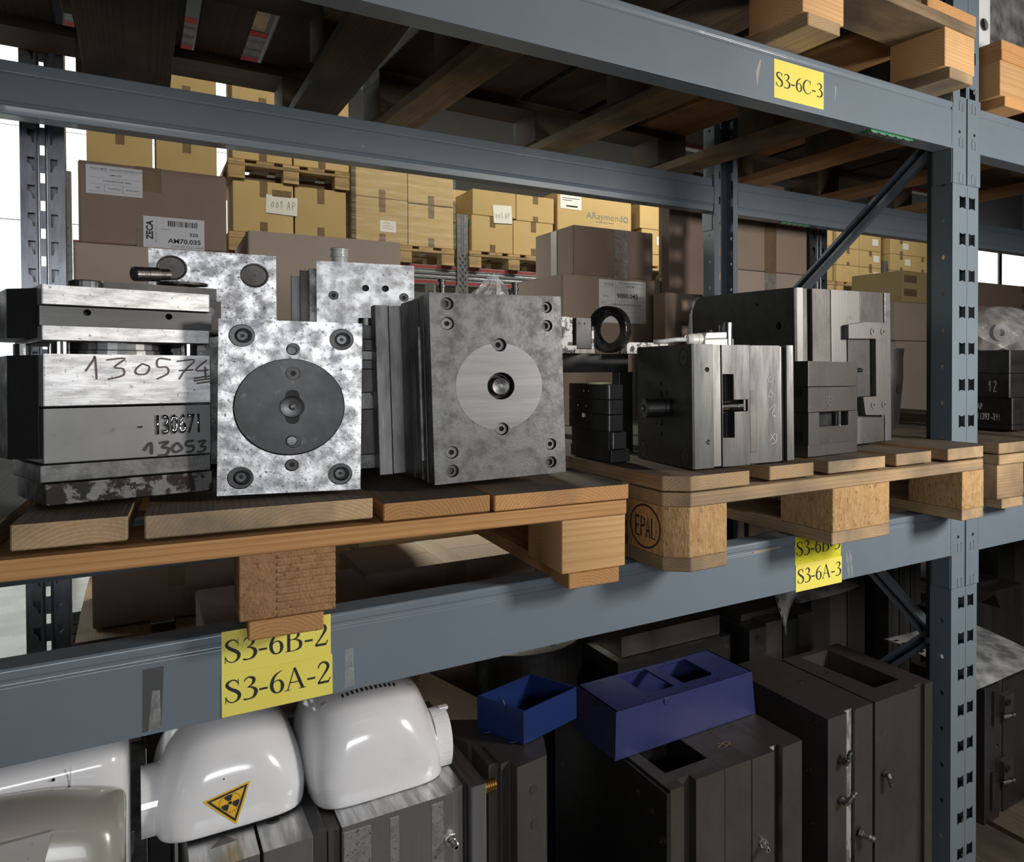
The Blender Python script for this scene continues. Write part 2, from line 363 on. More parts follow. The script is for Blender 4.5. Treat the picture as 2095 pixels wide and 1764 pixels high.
# ------------------------------------------------------------------ lettering
SERIF = {
 'S': (.56, [[(.44, .78, .02), (.38, .92, .05), (.27, .97, .05), (.13, .90, .09), (.10, .76, .11), (.20, .61, .12), (.36, .48, .13), (.47, .33, .12), (.45, .14, .10), (.34, .03, .05), (.22, .02, .04), (.11, .12, .04), (.06, .28, .02)], [(.45, .70, .02), (.45, .98, .025)], [(.055, .30, .02), (.055, .0, .025)]]),
 '3': (.50, [[(.06, .80, .02), (.12, .92, .05), (.22, .97, .06), (.35, .90, .11), (.37, .76, .11), (.30, .62, .06), (.18, .54, .03)], [(.17, .545, .03), (.32, .50, .07), (.42, .38, .12), (.43, .24, .13), (.36, .08, .09), (.22, .02, .05), (.10, .03, .07), (.05, .06, .07)]]),
 '6': (.50, [[(.43, .98, .02), (.27, .88, .06), (.14, .70, .10), (.08, .45, .12), (.09, .25, .12), (.16, .08, .08), (.26, .02, .05), (.38, .08, .08), (.43, .26, .12), (.41, .44, .10), (.33, .56, .06), (.22, .56, .04), (.11, .45, .03)]]),
 'A': (.72, [[(.33, .98, .035), (.10, .02, .04)], [(.33, .98, .09), (.60, .02, .11)], [(.17, .34, .045), (.49, .34, .045)], [(.0, .015, .03), (.2, .015, .03)], [(.47, .015, .03), (.72, .015, .03)]]),
 'B': (.66, [[(.16, .0, .11), (.16, .97, .11)], [(.04, .015, .03), (.36, .015, .035)], [(.04, .955, .03), (.34, .955, .035)], [(.32, .955, .035), (.45, .90, .07), (.49, .76, .11), (.45, .60, .08), (.33, .525, .035), (.16, .52, .03)], [(.16, .52, .03), (.38, .51, .04), (.53, .40, .10), (.56, .26, .12), (.52, .10, .09), (.36, .015, .035)]]),
 'C': (.68, [[(.60, .72, .02), (.55, .88, .045), (.42, .97, .04), (.26, .92, .07), (.13, .72, .11), (.09, .48, .12), (.13, .24, .11), (.26, .06, .07), (.44, .02, .04), (.58, .11, .04), (.64, .24, .02)], [(.60, .68, .02), (.60, .99, .025)]]),
 '2': (.50, [[(.05, .72, .03), (.10, .88, .06), (.21, .97, .07), (.35, .90, .10), (.39, .74, .11), (.33, .56, .09), (.20, .32, .06), (.05, .06, .05)], [(.04, .05, .10), (.42, .05, .10)], [(.40, .03, .03), (.47, .22, .04)]]),
 '-': (.36, [[(.04, .34, .085), (.31, .34, .085)]]),
}
def serif(mb, txt, x0, z0, h, wtot, y=0):
    adv = sum(SERIF[c][0] for c in txt); sx = wtot / adv; x = x0
    for c in txt:
        a, strokes = SERIF[c]
        for st in strokes:
            pts = spl(st, 5) if len(st) > 2 else st
            mb.strip([(x + p[0] * sx, z0 + p[1] * h, p[2] * (sx + h) / 2) for p in pts], y)
        x += a * sx
    return mb
def tmesh(txt, size, bold=0, mat=None, sx=1, align='LEFT'):
    """sans text as a mesh in the XZ plane facing -Y"""
    c = bpy.data.curves.new('text', 'FONT'); c.body = txt; c.size = size; c.offset = bold * size; c.align_x = align
    c.resolution_u = 2
    o = bpy.data.objects.new('text', c); COL.objects.link(o)
    bpy.context.view_layer.update()
    me = bpy.data.meshes.new_from_object(o.evaluated_get(bpy.context.evaluated_depsgraph_get()))
    bpy.data.objects.remove(o); bpy.data.curves.remove(c)
    me.transform(Matrix(((sx, 0, 0, 0), (0, 0, 1, 0), (0, 1, 0, 0), (0, 0, 0, 1))))
    me.materials.clear(); me.materials.append(mat or INK); return me
def text(name, txt, size, parent, loc, rot=(0, 0, 0), bold=0, mat=None, sx=1, align='LEFT'):
    return link(name, tmesh(txt, size, bold, mat, sx, align), parent, loc, rot)
def hand(name, strokes, width, parent, loc, rot=(0, 0, 0), mat=None, sc=1, k=4):
    mb = MB()
    for st in strokes: mb.strip([(p[0] * sc, p[1] * sc, width) for p in (spl(st, k) if len(st) > 2 else st)])
    o = mb.obj(name, mat or MARKER, parent, loc, rot); o['kind'] = 'stuff'; return o
HD = {'1': [[(0, .6), (.2, 1), (.22, .5), (.2, 0)]], '3': [[(0, .95), (.35, .95), (.15, .6), (.38, .4), (.3, .1), (0, .05)]],
      '0': [[(.25, .75), (.05, .5), (.1, .15), (.3, .12), (.4, .45), (.25, .75)]], '5': [[(.45, 1), (.1, .95), (.08, .6), (.35, .55), (.38, .2), (.05, .0)]],
      '7': [[(0, .9), (.4, .95), (.25, .5), (.12, 0)], [(.05, .5), (.4, .52)]], '4': [[(.3, 1), (.05, .5), (.45, .5)], [(.4, .9), (.32, 0)]],
      '6': [[(.3, 1), (.08, .6), (.08, .15), (.3, .1), (.35, .4), (.1, .42)]], '2': [[(0, .8), (.2, 1), (.35, .75), (.02, .05), (.4, .05)]],
      'A': [[(0, 0), (.2, 1), (.4, 0)], [(.08, .4), (.33, .4)]], 'P': [[(.05, 0), (.08, 1), (.38, .85), (.3, .55), (.07, .5)]], '/': [[(0, 0), (.3, 1)]], '9': [[(.35, .8), (.1, .9), (.08, .6), (.35, .65), (.3, 0)]],
      'D': [[(.02, 0), (.05, 1), (.4, .6), (.3, .1), (.02, 0)]], 'o': [[(.2, .6), (0, .3), (.2, .05), (.4, .3), (.2, .6)]]}
def hwrite(txt, sx, sz, gap=.6):
    out = []; x = 0
    for c in txt:
        for st in HD.get(c, []): out.append([((x + p[0]) * sx, p[1] * sz) for p in st])
        x += gap if c != ' ' else .4
    return out

# ------------------------------------------------------------------ setting
FZ = -.985
struct(MB().box(-9, 16, -6, 11, FZ - .1, FZ).obj('floor', CONC))
struct(MB().box(-9, 16, -6, 11, 5.6, 5.7).obj('ceiling', CEIL))
struct(MB().box(-9, 16, 10.9, 11, FZ, 5.6).obj('wall_back', PLASTER))
struct(MB().box(-9.1, -9, -6, 11, FZ, 5.6).obj('wall_left', PLASTER))
struct(MB().box(16, 16.1, -6, 11, FZ, 5.6).obj('wall_right', PLASTER))
struct(MB().box(-9, 16, -6.1, -6, FZ, 5.6).obj('wall_front', PLASTER))
# daylit roller door far behind the left end of the rack, and a window far to the right
d = struct(MB().box(-6.6, -.35, 9.12, 9.16, 3.42, 3.57).obj('door_1', GALVD))
for i in range(5):
    z = FZ + .02 + i * .88
    MB().box(-6.5, -.45, 9.13, 9.17, z, z + .865).obj('door_panel', DAY, d)
for x in (-6.6, -.45): MB().box(x, x + .1, 9.10, 9.2, FZ, 3.57).obj('door_jamb', GALVD, d)
wd = struct(MB().plate(rect(11.5, 15.2, 1.3, 2.9), [(rect(11.6, 13.3, 1.4, 2.8), None), (rect(13.4, 15.1, 1.4, 2.8), None)], .08, 9.6).obj('window_1', PLASTER))
for x in (11.6, 13.4): MB().box(x, x + 1.7, 9.64, 9.66, 1.4, 2.8).obj('pane', DAY, wd)

# ------------------------------------------------------------------ blue pallet rack
ZB, ZT, HB, DI = 0.0, .899, .1032, .94      # beam tops, beam height, inner face of the rear beams
def beam(label, x0, x1, y, z, front, ends, group=None):
    """box beam; front beams show a lipped outer face, rear ones their stepped inner face"""
    t = thing('pallet_rack_beam', label, 'rack beam', (x0, y, z), group=group)
    if front: prof = [(0, -HB), (0, -.0195), (.0022, -.0175), (.0022, -.0125), (.0008, -.0115), (.0008, -.0025), (.003, 0), (.05, 0), (.05, -HB)]
    else: prof = [(.002, -.0), (.002, -.022), (.0045, -.0245), (-.006, -.0275), (-.006, -.078), (-.002, -.083), (-.004, -.088), (-.001, -HB), (.048, -HB), (.048, 0)]
    MB().prism(prof, 0, x1 - x0, 'x').obj('beam_profile', BLUE, t, bevel=.0012)
    for s in ends:          # end connector hooked into the upright; s = +1 right end, -1 left end
        xx = (x1 - x0) if s > 0 else 0; dy = 0 if front else -.0
        mb = MB()
        yf = -.0006 if front else .0085
        if front:
            mb.box(min(xx, xx + s * .0455), max(xx, xx + s * .0455), yf, yf + .003, -.178, .014)
            mb.box(xx - .0015 if s > 0 else xx, xx if s > 0 else xx + .0015, yf + .003, .055, -.178, .012)
        else:
            mb.box(xx - .0015 if s > 0 else xx, xx if s > 0 else xx + .0015, .002, .058, -.160, .012)
        c = mb.obj('end_connector', BLUE, t, bevel=.0014)
        if front:
            for hz in (-.002, -.082, -.160):
                xc = xx + s * .026
                hb = MB().prism([(xc - .006, hz - .016), (xc + .005, hz - .016), (xc + .005, hz + .002), (xc + .003, hz + .007), (xc - .002, hz + .008), (xc - .006, hz + .003)], yf - .0016, yf + .001, 'y')
                hb.obj('hook_tab', BLUE, c, bevel=.001)
                MB().box(xc + .0052, xc + .0072, yf - .0004, yf + .001, hz - .016, hz + .004).obj('hook_slot', HOLE, c)
            MB().cyl((xx + s * .022, yf - .0003, -.064), (0, 1, 0), .0036, .001, 14).obj('bolt_hole', HOLE, c)
            mb = MB()
            for k in range(12): mb.box(xx - .004, xx - .0005, -.0013, .0008, -.098 + k * .0072, -.0928 + k * .0072)
            mb.obj('weld_bead', BLUE, t, bevel=.001)
    return t
BX0, BX1 = -2.72, 2.78
b_ul = beam('upper front beam of the blue rack, crossing the whole photo top, carrying one yellow sticker', BX0, 0, 0, ZT, True, (1,))
b_ll = beam('lower front beam of the blue rack, under the loaded pallets, carrying four yellow stickers', BX0, 0, 0, ZB, True, (1,))
b_ur = beam('upper front beam of the next bay, running off right of the blue post', .094, BX1, -.0012, ZT, True, (-1,))
b_lr = beam('lower front beam of the next bay, running off right of the blue post', .094, BX1, -.0012, ZB, True, (-1,))
b_rul = beam('upper rear beam behind the molds, left of the rear blue post', BX0, 0, DI, ZT, False, (1,))
b_rll = beam('lower rear beam seen in the dark gap under the left pallet', BX0, 0, DI, ZB, False, (1,))
b_rur = beam('upper rear beam behind the diagonal brace, right of the rear blue post', .094, BX1, DI, ZT, False, (-1,))
b_rlr = beam('lower rear beam of the right bay, hidden low behind the right pallet', .094, BX1, DI, ZB, False, (-1,))
# paint wear, glue and clips on the beams
def wear(parent, pts, mat, name='paint_scuff', rot=(0, 0, 0), loc=(0, 0, 0)):
    return MB().add([(x, 0, z) for x, z in pts], [tuple(range(len(pts)))]).obj(name, mat, parent, loc, rot)
def clip(parent, x, y, z):
    c = MB().box(x, x + .125, y, y + .02, z - .0025, z - .0003).obj('safety_clip', GREEN, parent)
    for k in range(5): MB().prism([(x + .004 + k * .024, y + .001), (x + .022 + k * .024, y + .003), (x + .026 + k * .024, y + .016), (x + .010 + k * .024, y + .018)], z - .0042, z - .0024, 'z').obj('torn_foil', GALV, c)
clip(b_ul, -.245 - BX0, .008, -HB); clip(b_rur, .19, .012, -HB)
wear(b_ul, [(0, 0), (.004, .03), (.009, .052), (.006, .055), (-.003, .03)], CARDP, loc=(-.54 - BX0, -.0003, -.085))
wear(b_ul, [(0, 0), (.003, .02), (.004, .036), (.0, .034)], CARDP, loc=(-.352 - BX0, -.0003, -.075))
wear(b_ll, [(0, 0), (.0, .002), (.062, .004), (.062, .001)], CARDY, 'glue_streak', loc=(-.548 - BX0, -.0004, -.0185))
for x, a in ((-.315, 0), (-.306, .1)):
    wear(b_ll, [(0, 0), (.006, -.001), (.002, .035), (-.004, .052), (-.007, .052)], TAPEC, 'tape_remnant', loc=(x - BX0, -.0004, -.099))
wear(b_ll, [(0, 0), (.017, 0), (.020, .072), (.001, .072)], TAPED, 'tape_remnant', loc=(-1.421 - BX0, -.0005, -.0985))
wear(b_ll, [(0, 0), (.012, 0), (.011, .045), (.004, .046)], TAPEC, 'tape_remnant', loc=(-1.416 - BX0, -.0009, -.0985))
wear(b_ll, [(0, 0), (.012, 0), (.010, .05), (.001, .05)], TAPEC, 'tape_remnant', loc=(-1.213 - BX0, -.0006, -.098))
def sticker(parent, bx, label, txt, x0, x1, z0, z1, mat, y, tz0, th, tx0, tw, beamz):
    s = MB().box(0, x1 - x0, -.0003, .0002, 0, z1 - z0).obj('location_sticker', mat, parent, (x0 - bx, y, z0 - beamz)); s['label'] = label
    serif(MB(), txt, tx0 - x0, tz0 - z0, th, tw, -.0006).obj('sticker_print', INK, s)
sticker(b_ul, BX0, 'yellow sticker reading S3-6C-3', 'S3-6C-3', -.5015, -.381, .8070, .8770, YELLOW, -.0003, .8285, .0265, -.4985, .1155, ZT)
sticker(b_ll, BX0, 'yellow sticker reading S3-6B-2, partly behind a pallet foot', 'S3-6B-2', -1.3455, -1.2285, -.0505, .0012, YELLOW, -.0003, -.0375, .028, -1.3435, .1125, ZB)
sticker(b_ll, BX0, 'yellow sticker reading S3-6A-2', 'S3-6A-2', -1.3458, -1.2270, -.1018, -.0505, YELLOW, -.0010, -.0860, .028, -1.3435, .1150, ZB)
sticker(b_ll, BX0, 'worn yellow sticker reading S3-6B-3', 'S3-6B-3', -.4512, -.3345, -.0550, -.0030, YELLOW2, -.0003, -.0395, .0275, -.4490, .1130, ZB)
sticker(b_ll, BX0, 'yellow sticker reading S3-6A-3', 'S3-6A-3', -.4500, -.3325, -.1062, -.0550, YELLOW, -.0010, -.0915, .0275, -.4470, .1130, ZB)

# upright frame: two perforated posts and the lacing between them
PT = .0815
up = thing('upright_frame', 'blue perforated upright frame with diagonal braces at the right of the photo', 'rack upright', (0, 0, FZ))
def slot(cx, cz):
    w2, h2 = .0107, .0145
    top = [(cx + w2 * (1 - 2 * i / 6), cz + h2 - .0032 * math.sin(math.pi * i / 6)) for i in range(7)]
    bot = [(cx - w2 * (1 - 2 * i / 6), cz - h2 + .0032 * math.sin(math.pi * i / 6)) for i in range(7)]
    return bot + top
def post(name, y0, flip):
    """front post: face at y0 looking -Y; the rear post is the same section turned round"""
    p = thing(name, 'x', 'x'); del p['label']; del p['category']; p.parent = up
    p.location = (.047, y0, 0); p.rotation_euler = (0, 0, math.pi if flip else 0)
    H = 3.1; x0, x1 = -.0435, .0465
    n = int(H / PT); zz = [(.6411 - .0405 - PT * k) - FZ for k in range(-16, 20)]
    zz = [z for z in zz if .04 < z < H - .04]
    # three face strips joined: left column, centre rib, right column
    holes = [(slot(x, z), None) for z in zz for x in (-.0085 - .0005, .0235)]
    m = MB(); m.plate(rect(x0, x1, 0, H), holes, .002, 0)
    m.box(.0065, .0085, -.0008, .0002, 0, H)
    m.obj('post_face', BLUE, p)
    side = MB(); side.plate(rect(.002, .059, 0, H), [(circle(.0345, z - FZ, .0053, 14), None) for z in [(.6411 - PT * k) for k in range(-17, 20)] if .04 < z - FZ < H - .04], .002, 0)
    sm = side.mesh('post_side', BLUE)
    for nm, loc, rz in (('post_side', (x0, .061, 0), -90), ('post_side', (x1, 0, 0), 90)):
        q = link(nm, sm, p, loc, (0, 0, R(rz)))
    for s, xx in ((-1, x0), (1, x1)):
        MB().box(min(xx, xx - s * .018), max(xx, xx - s * .018), .059, .061, 0, H).obj('post_lip', BLUE, p)
    if not flip:
        MB().box(x0 - .0008, x0 + .004, .061, .0725, .02, H).obj('post_shade_strip', BLACKP, p)  # black colour stands for the shadow on the rear flange
        MB().box(x1 - .004, x1 + .0008, .061, .0725, .02, H).obj('post_shade_strip', BLACKP, p)
    return p
post('front_post', .003, False); post('rear_post', DI + .053, True)
def brace(y0, z0, y1, z1):
    d = Vector((0, y1 - y0, z1 - z0)); L = d.length
    m = MB(); w = .0155; t = .002
    m.prism([(-w, 0), (w, 0), (w, .026), (w - .009, .026), (w - .009, .0245), (w - t, .0245), (w - t, t), (-w + t, t), (-w + t, .0245), (-w + .009, .0245), (-w + .009, .026), (-w, .026)], 0, L, 'z')
    o = m.obj('diagonal_brace', BLUE, up, bevel=.0012)
    ang = math.atan2(d.y, d.z); o.rotation_euler = (-ang, 0, 0); o.location = (.05, y0, z0 - FZ)
    # turn the channel so its broad face looks at the aisle
    o.rotation_euler = (Matrix.Rotation(-ang, 3, 'X') @ Matrix.Rotation(R(90), 3, 'Z')).to_euler()
brace(.075, .838, .96, .275); brace(.96, .225, .06, -.325); brace(.06, -.29, .96, -.98)
MB().cyl((.002, .068, -.31 - FZ), (-1, 0, 0), .007, .004, 6).obj('brace_bolt', BLUED, up)
MB().cyl((.078, .002, .934 - FZ), (0, -1, 0), .0065, .003, 12, .004).obj('post_rivet', GALV, up)

# ------------------------------------------------------------------ pallets
_bm = {}
def board(parent, name, L, W, T, c, along, mats, ch=None, jit=.0015, bev=.0015):
    """one sawn board, its own X along the grain; ch = which corners are cut ('--','-+','+-','++')"""
    hx, hy, hz = L / 2, W / 2, T / 2
    m = MB()
    if ch:
        cut = .032; pts = []
        for sx, sy, nm in ((-1, -1, '--'), (1, -1, '+-'), (1, 1, '++'), (-1, 1, '-+')):
            if nm in ch:
                a, b = (sx * hx, sy * (hy - cut)), (sx * (hx - cut), sy * hy)
                pts += [a, b] if (sx * sy > 0) else [b, a]
            else: pts.append((sx * hx, sy * hy))
        m.prism(pts, -hz, hz, 'z', 0, 1)
    else:
        n = max(2, min(5, int(L / .22))); vs = []
        for i in range(n + 1):
            x = -hx + L * i / n
            j = [random.uniform(-jit, jit) for _ in range(4)]
            vs += [(x, -hy + j[0], -hz + j[1] * .3), (x, hy + j[2], -hz + j[1] * .3), (x, hy + j[2], hz + j[3] * .3), (x, -hy + j[0], hz + j[3] * .3)]
        fs = []; ft = []
        for i in range(n):
            a = i * 4
            for k in range(4): (ft if k == 2 else fs).append((a + k, a + 4 + k, a + 4 + (k + 1) % 4, a + (k + 1) % 4))
        fs = [f[::-1] for f in fs]; ft = [f[::-1] for f in ft]
        fs += [(0, 1, 2, 3)[::-1], tuple(n * 4 + k for k in range(4))]
        m.add(vs, fs, 0); m.add(vs, ft, 1)
    return m.obj(name, mats, parent, c, (0, 0, R(90) if along == 'y' else 0), bev, seg=1)
def pallet(label, loc, rot, W, D, deck, cols, bots, mats, ends=None, epal=False, group=None, zoff=None, rowd=None, blk=None, tilt=0, back=None):
    """x across the front, y into the rack, z up; deck/cols/bots = x ranges of deck boards, block columns, bottom boards"""
    t = thing('wooden_pallet', label, 'pallet', loc, (0, tilt, rot), group)
    mb_, ms_, md_ = mats
    rowd = rowd or [(.0, .145), ((D - .145) / 2, (D + .145) / 2), (D - .145, D)]
    for i, (a, b) in enumerate(bots):
        ch = None
        if epal: ch = {0: ('-+', '++'), 2: ('--', '+-')}.get(i)
        board(t, 'bottom_board', D, b - a, .022, ((a + b) / 2, D / 2, .011), 'y', [ms_, ms_], ch)
    for i, (a, b) in enumerate(cols):
        for j, (c, d) in enumerate(rowd):
            ins = .004 if j == 0 and not epal else 0
            m = MB(); hx, hy = (b - a) / 2, (d - c) / 2
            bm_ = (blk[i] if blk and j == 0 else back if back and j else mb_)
            if epal and i != 1 and j != 1:
                sx = -1 if i == 0 else 1; sy = -1 if j == 0 else 1; cut = .03; pts = []
                for qx, qy in ((-1, -1), (1, -1), (1, 1), (-1, 1)):
                    if qx == sx and qy == sy:
                        p1, p2 = (qx * hx, qy * (hy - cut)), (qx * (hx - cut), qy * hy)
                        pts += [p1, p2] if qx * qy > 0 else [p2, p1]
                    else: pts.append((qx * hx, qy * hy))
                m.prism(pts, -.039, .039)
            else: m.box(-hx, hx, -hy, hy, -.039, .039)
            if bm_ is CHIPB:          # saw-toothed face of the pressed block
                for k in range(9):
                    z = -.039 + k * .0087; m.prism([(-hy + .001, z), (-hy - .0022, z + .0008), (-hy - .0016, z + .003), (-hy + .001, z + .0082)], -hx * .25, hx, 'x')
            if epal and i == 1 and j == 0:
                for k in range(7):
                    z = -.034 + .0035 * k; m.prism([(-hx + .021 * k, z - .004), (-hx + .021 * k + .019, z - .001), (-hx + .021 * k + .012, z + .006)], -hy - .0016, -hy + .001, 'y')
            o = m.obj('block', bm_, t, ((a + b) / 2, (c + d) / 2 + ins, .061), (0, 0, 0), .002, 1)
            if epal and i == 0 and j == 0:
                s = MB(); ov = [(.0 + .047 * math.cos(k * .2618), .034 * math.sin(k * .2618), .0032) for k in range(25)]
                s.strip(ov)
                for st in ([(-.030, .014), (-.030, -.016), (-.018, -.017)], [(-.030, .014), (-.018, .013)], [(-.030, -.001), (-.020, -.001)], [(-.012, -.017), (-.012, .015), (-.001, .011), (-.001, .002), (-.011, -.001)], [(.004, -.017), (.009, .015), (.015, -.017)], [(.006, -.006), (.013, -.006)], [(.021, .015), (.021, -.016), (.031, -.016)]):
                    s.strip([(x, z, .0034) for x, z in st])
                s.obj('burned_mark', INK, o, (-hx - .0006, .012, .001), (0, 0, R(-90)))
    for j, (c, d) in enumerate(rowd):
        ch = None
        if epal: ch = {0: ('--', '+-'), 2: ('-+', '++')}.get(j)
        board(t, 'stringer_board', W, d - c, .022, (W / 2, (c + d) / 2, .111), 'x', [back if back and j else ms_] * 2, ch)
    for i, (a, b) in enumerate(deck):
        ch = None
        if epal: ch = {0: ('-+', '++'), len(deck) - 1: ('--', '+-')}.get(i)
        z = .133 + (zoff[i][0] if zoff else 0)
        y0 = (zoff[i][1] if zoff else 0)
        th = (zoff[i][2] if zoff else .022)
        o = board(t, 'deck_board', D, b - a, th, ((a + b) / 2, D / 2 + y0, z + (th - .022) / 2), 'y', [(ends[i] if isinstance(ends, list) else ends) or md_, md_ if ends is None else PINET], ch)
        if zoff and len(zoff[i]) > 3: o.rotation_euler.x = zoff[i][3]
    return t
NE = [(0, .10), (.39, .49), (.78, .88)]
NB = [(.012, .09), (.40, .478), (.79, .868)]
EPC = [(0, .1), (.3275, .4725), (.686, .786)]; EPD = [(0, .145), (.195, .295), (.3275, .4725), (.505, .605), (.641, .786)]
# left pallet under the bright molds: right front corner at (-.842,-.07), turned a little
a1 = R(-2.6)
PX = -.842 - .88 * math.cos(a1); PY = -.072 - .88 * math.sin(a1)
pallet('brown pallet at left under the bright steel molds, its middle foot over a yellow sticker', (PX, PY, .002), a1, .88, 1.0,
       [(0, .178), (.195, .288), (.302, .533), (.543, .676), (.684, .882)], NE, NB, (PINEL, PINE, PINET), [PINEG, PINEG, PINEG, PINE, PINE],
       zoff=[(.008, 0, .024), (.009, 0, .026), (.0072, .004, .026), (.002, .002, .0225), (.001, 0, .022)], blk=[PINEL, CHIPB, PINEL], tilt=R(.40))
pallet('block-branded pallet with cut corners under the dark molds, right of the left pallet', (-.784, -.112, .002), R(.4), .786, 1.13, EPD, EPC, EPC, (CHIP, PINEG, PINET), PINEG, epal=True,
       zoff=[(.002, 0, .0235), (.003, .012, .0235), (.003, .010, .0225), (.003, .012, .0225), (.004, 0, .0235)])
pallet('pallet at the right edge, right of the blue post, under the stamped black mold', (.105, -.047, -.006), 0, .88, 1.13, [(0, .16), (.19, .33), (.36, .52), (.55, .69), (.72, .88)], NE, NB, (PINEG, PINEG, PINET), PINEG,
       zoff=[(.003, 0, .024)] * 5)
# upper level
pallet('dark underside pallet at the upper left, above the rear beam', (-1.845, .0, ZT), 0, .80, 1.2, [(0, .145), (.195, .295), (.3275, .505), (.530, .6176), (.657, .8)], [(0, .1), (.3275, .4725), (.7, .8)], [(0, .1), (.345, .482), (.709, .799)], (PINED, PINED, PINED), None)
pallet('upper middle pallet overhanging the top beam, its cut blocks at the top right', (-.913, -.128, ZT), R(2.6), .88, 1.2, [(0, .16), (.18, .34), (.36, .52), (.54, .70), (.72, .88)], NE, NB, (PINEL, PINEG, PINED), [PINED, PINED, PINED, PINED, PINE], back=PINED)  # back rows use the shade-darkened wood, front row stays bright
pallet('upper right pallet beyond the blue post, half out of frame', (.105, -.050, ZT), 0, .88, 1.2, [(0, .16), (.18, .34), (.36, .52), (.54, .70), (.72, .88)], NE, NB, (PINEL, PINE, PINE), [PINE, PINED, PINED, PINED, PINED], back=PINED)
# floor pallets under the lower molds
LW = -.84
for x, lab in ((-1.93, 'pallet low at left, under the white-capped mold'), (-.96, 'pallet low in the middle, under the mold with the blue box'), (.105, 'pallet low at right behind the blue post foot')):
    pallet(lab, (x, -.04, LW - .145), 0, .86, 1.0, [(0, .16), (.18, .34), (.36, .52), (.54, .70), (.70, .86)], [(0, .1), (.38, .48), (.76, .86)], [(0, .1), (.38, .48), (.76, .86)], (PINEL, PINEG, PINET), None)

def crate(label, x, y, z, w_, d_, h_, n=4, mat=None):
    t = thing('light_block_crate', label, 'crate', (x, y, z))
    for i in range(n):
        MB().box(0, w_, 0, .018, h_ * i / n, h_ * (i + 1) / n - .006).obj('crate_board', mat or PINEG, t, bevel=.002); MB().box(0, .018, .019, d_, h_ * i / n, h_ * (i + 1) / n - .006).obj('crate_board', mat or PINEG, t, bevel=.002)
    MB().box(.019, w_ - .001, .019, d_, 0, h_ - .006).obj('crate_core', DARKS, t)
crate('added dark crate blocking light on the upper left pallet, above the frame', -1.83, .02, ZT + .1460, .77, .72, .7)  # unseen load, added to block the bright background above the pallet
crate('added dark crate blocking light on the upper middle pallet, above the frame', -.90, .0, ZT + .1500, .80, 1.02, .7)
for i, x in enumerate((-1.52, -.69, .79, 1.62)):
    lab = ('first', 'second', 'third', 'fourth', 'fifth')[i]
    pallet('%s pallet from the left on the striped beam, high behind' % lab, (x, 1.22, 1.51), 0, .80, 1.1, EPD, EPC, EPC, (PINEL, PINEG, PINEG), None)
    crate('%s added light-blocking dark crate from the left, high on the back rack' % lab, x + .01, 1.25, 1.6572, .77, 1.0, .9)  # unseen load, added to cover the upper door and stop stray light

# ------------------------------------------------------------------ mold making helpers
def hexa(r): return [(r * math.cos(R(60 * i + 15)), r * math.sin(R(60 * i + 15))) for i in range(6)]
_sc = {}
def screw(parent, x, z, y, r, mat=None, h=.006, d=.0, name='socket_screw', rot=(0, 0, 0)):
    """socket head screw, head face looking -Y at depth y"""
    k = (round(r, 4), h, (mat or DARKM).name)
    if k not in _sc:
        m = MB(); m.plate(circle(0, 0, r, 20), [(hexa(r * .52), h * .7)], h, 0, 0, 1)
        _sc[k] = m.mesh(name, [mat or DARKM, HOLE])
    return link(name, _sc[k], parent, (x, y, z), rot, .0006, 1)
_bu = {}
def bush(parent, x, z, y, r, ri, mat=None, depth=.01, name='guide_bushing', rot=(0, 0, 0), off=0):
    """ring with a bore"""
    k = (round(r, 4), round(ri, 4), (mat or DARKM).name, depth, off)
    if k not in _bu:
        m = MB(); m.plate(circle(0, 0, r, 26), [(circle(off, 0, ri, 20), depth * .9)], depth, 0, 0, 1); _bu[k] = m.mesh(name, [mat or DARKM, HOLE])
    return link(name, _bu[k], parent, (x, y, z), rot, .0006, 1)
def slabs(t, spec, z0, h, mats, name='mold_plate', bev=.0012, axis='z'):
    for i, s in enumerate(spec):
        x0, x1, y0, y1 = s[:4]; m = s[4] if len(s) > 4 else mats
        a, b = (s[5], s[6]) if len(s) > 6 else (z0, z0 + h)
        MB().box(x0, x1, y0, y1, a, b).obj(s[7] if len(s) > 7 else name, m, t, bevel=bev)
def nipple(parent, c, d, s=1.0, mat=None, elbow=None):
    """hex based hose nipple pointing along d; elbow bends the barb to a second direction"""
    d = Vector(d).normalized(); c = Vector(c)
    o = MB().cyl(c, d, .0085 * s, .007 * s, 6).obj('hose_nipple', mat or GREYL, parent, bevel=.0006)
    m = MB()
    if elbow is None: p = c + d * .007 * s; e = d
    else:
        e = Vector(elbow).normalized(); m.tube([c + d * .006 * s, c + d * .013 * s, c + d * .015 * s + e * .006 * s], .0055 * s, 10); p = c + d * .015 * s + e * .004 * s
    m.lathe(p, e, [(0, 0), (.0055 * s, 0), (.0055 * s, .004 * s), (.004 * s, .005 * s), (.004 * s, .009 * s), (.0056 * s, .010 * s), (.0042 * s, .015 * s), (.0054 * s, .0155 * s), (.004 * s, .020 * s), (.0022 * s, .020 * s), (.0022 * s, .012 * s)], 14)
    m.obj('hose_barb', mat or GREYL, o, smooth=False)
    return o

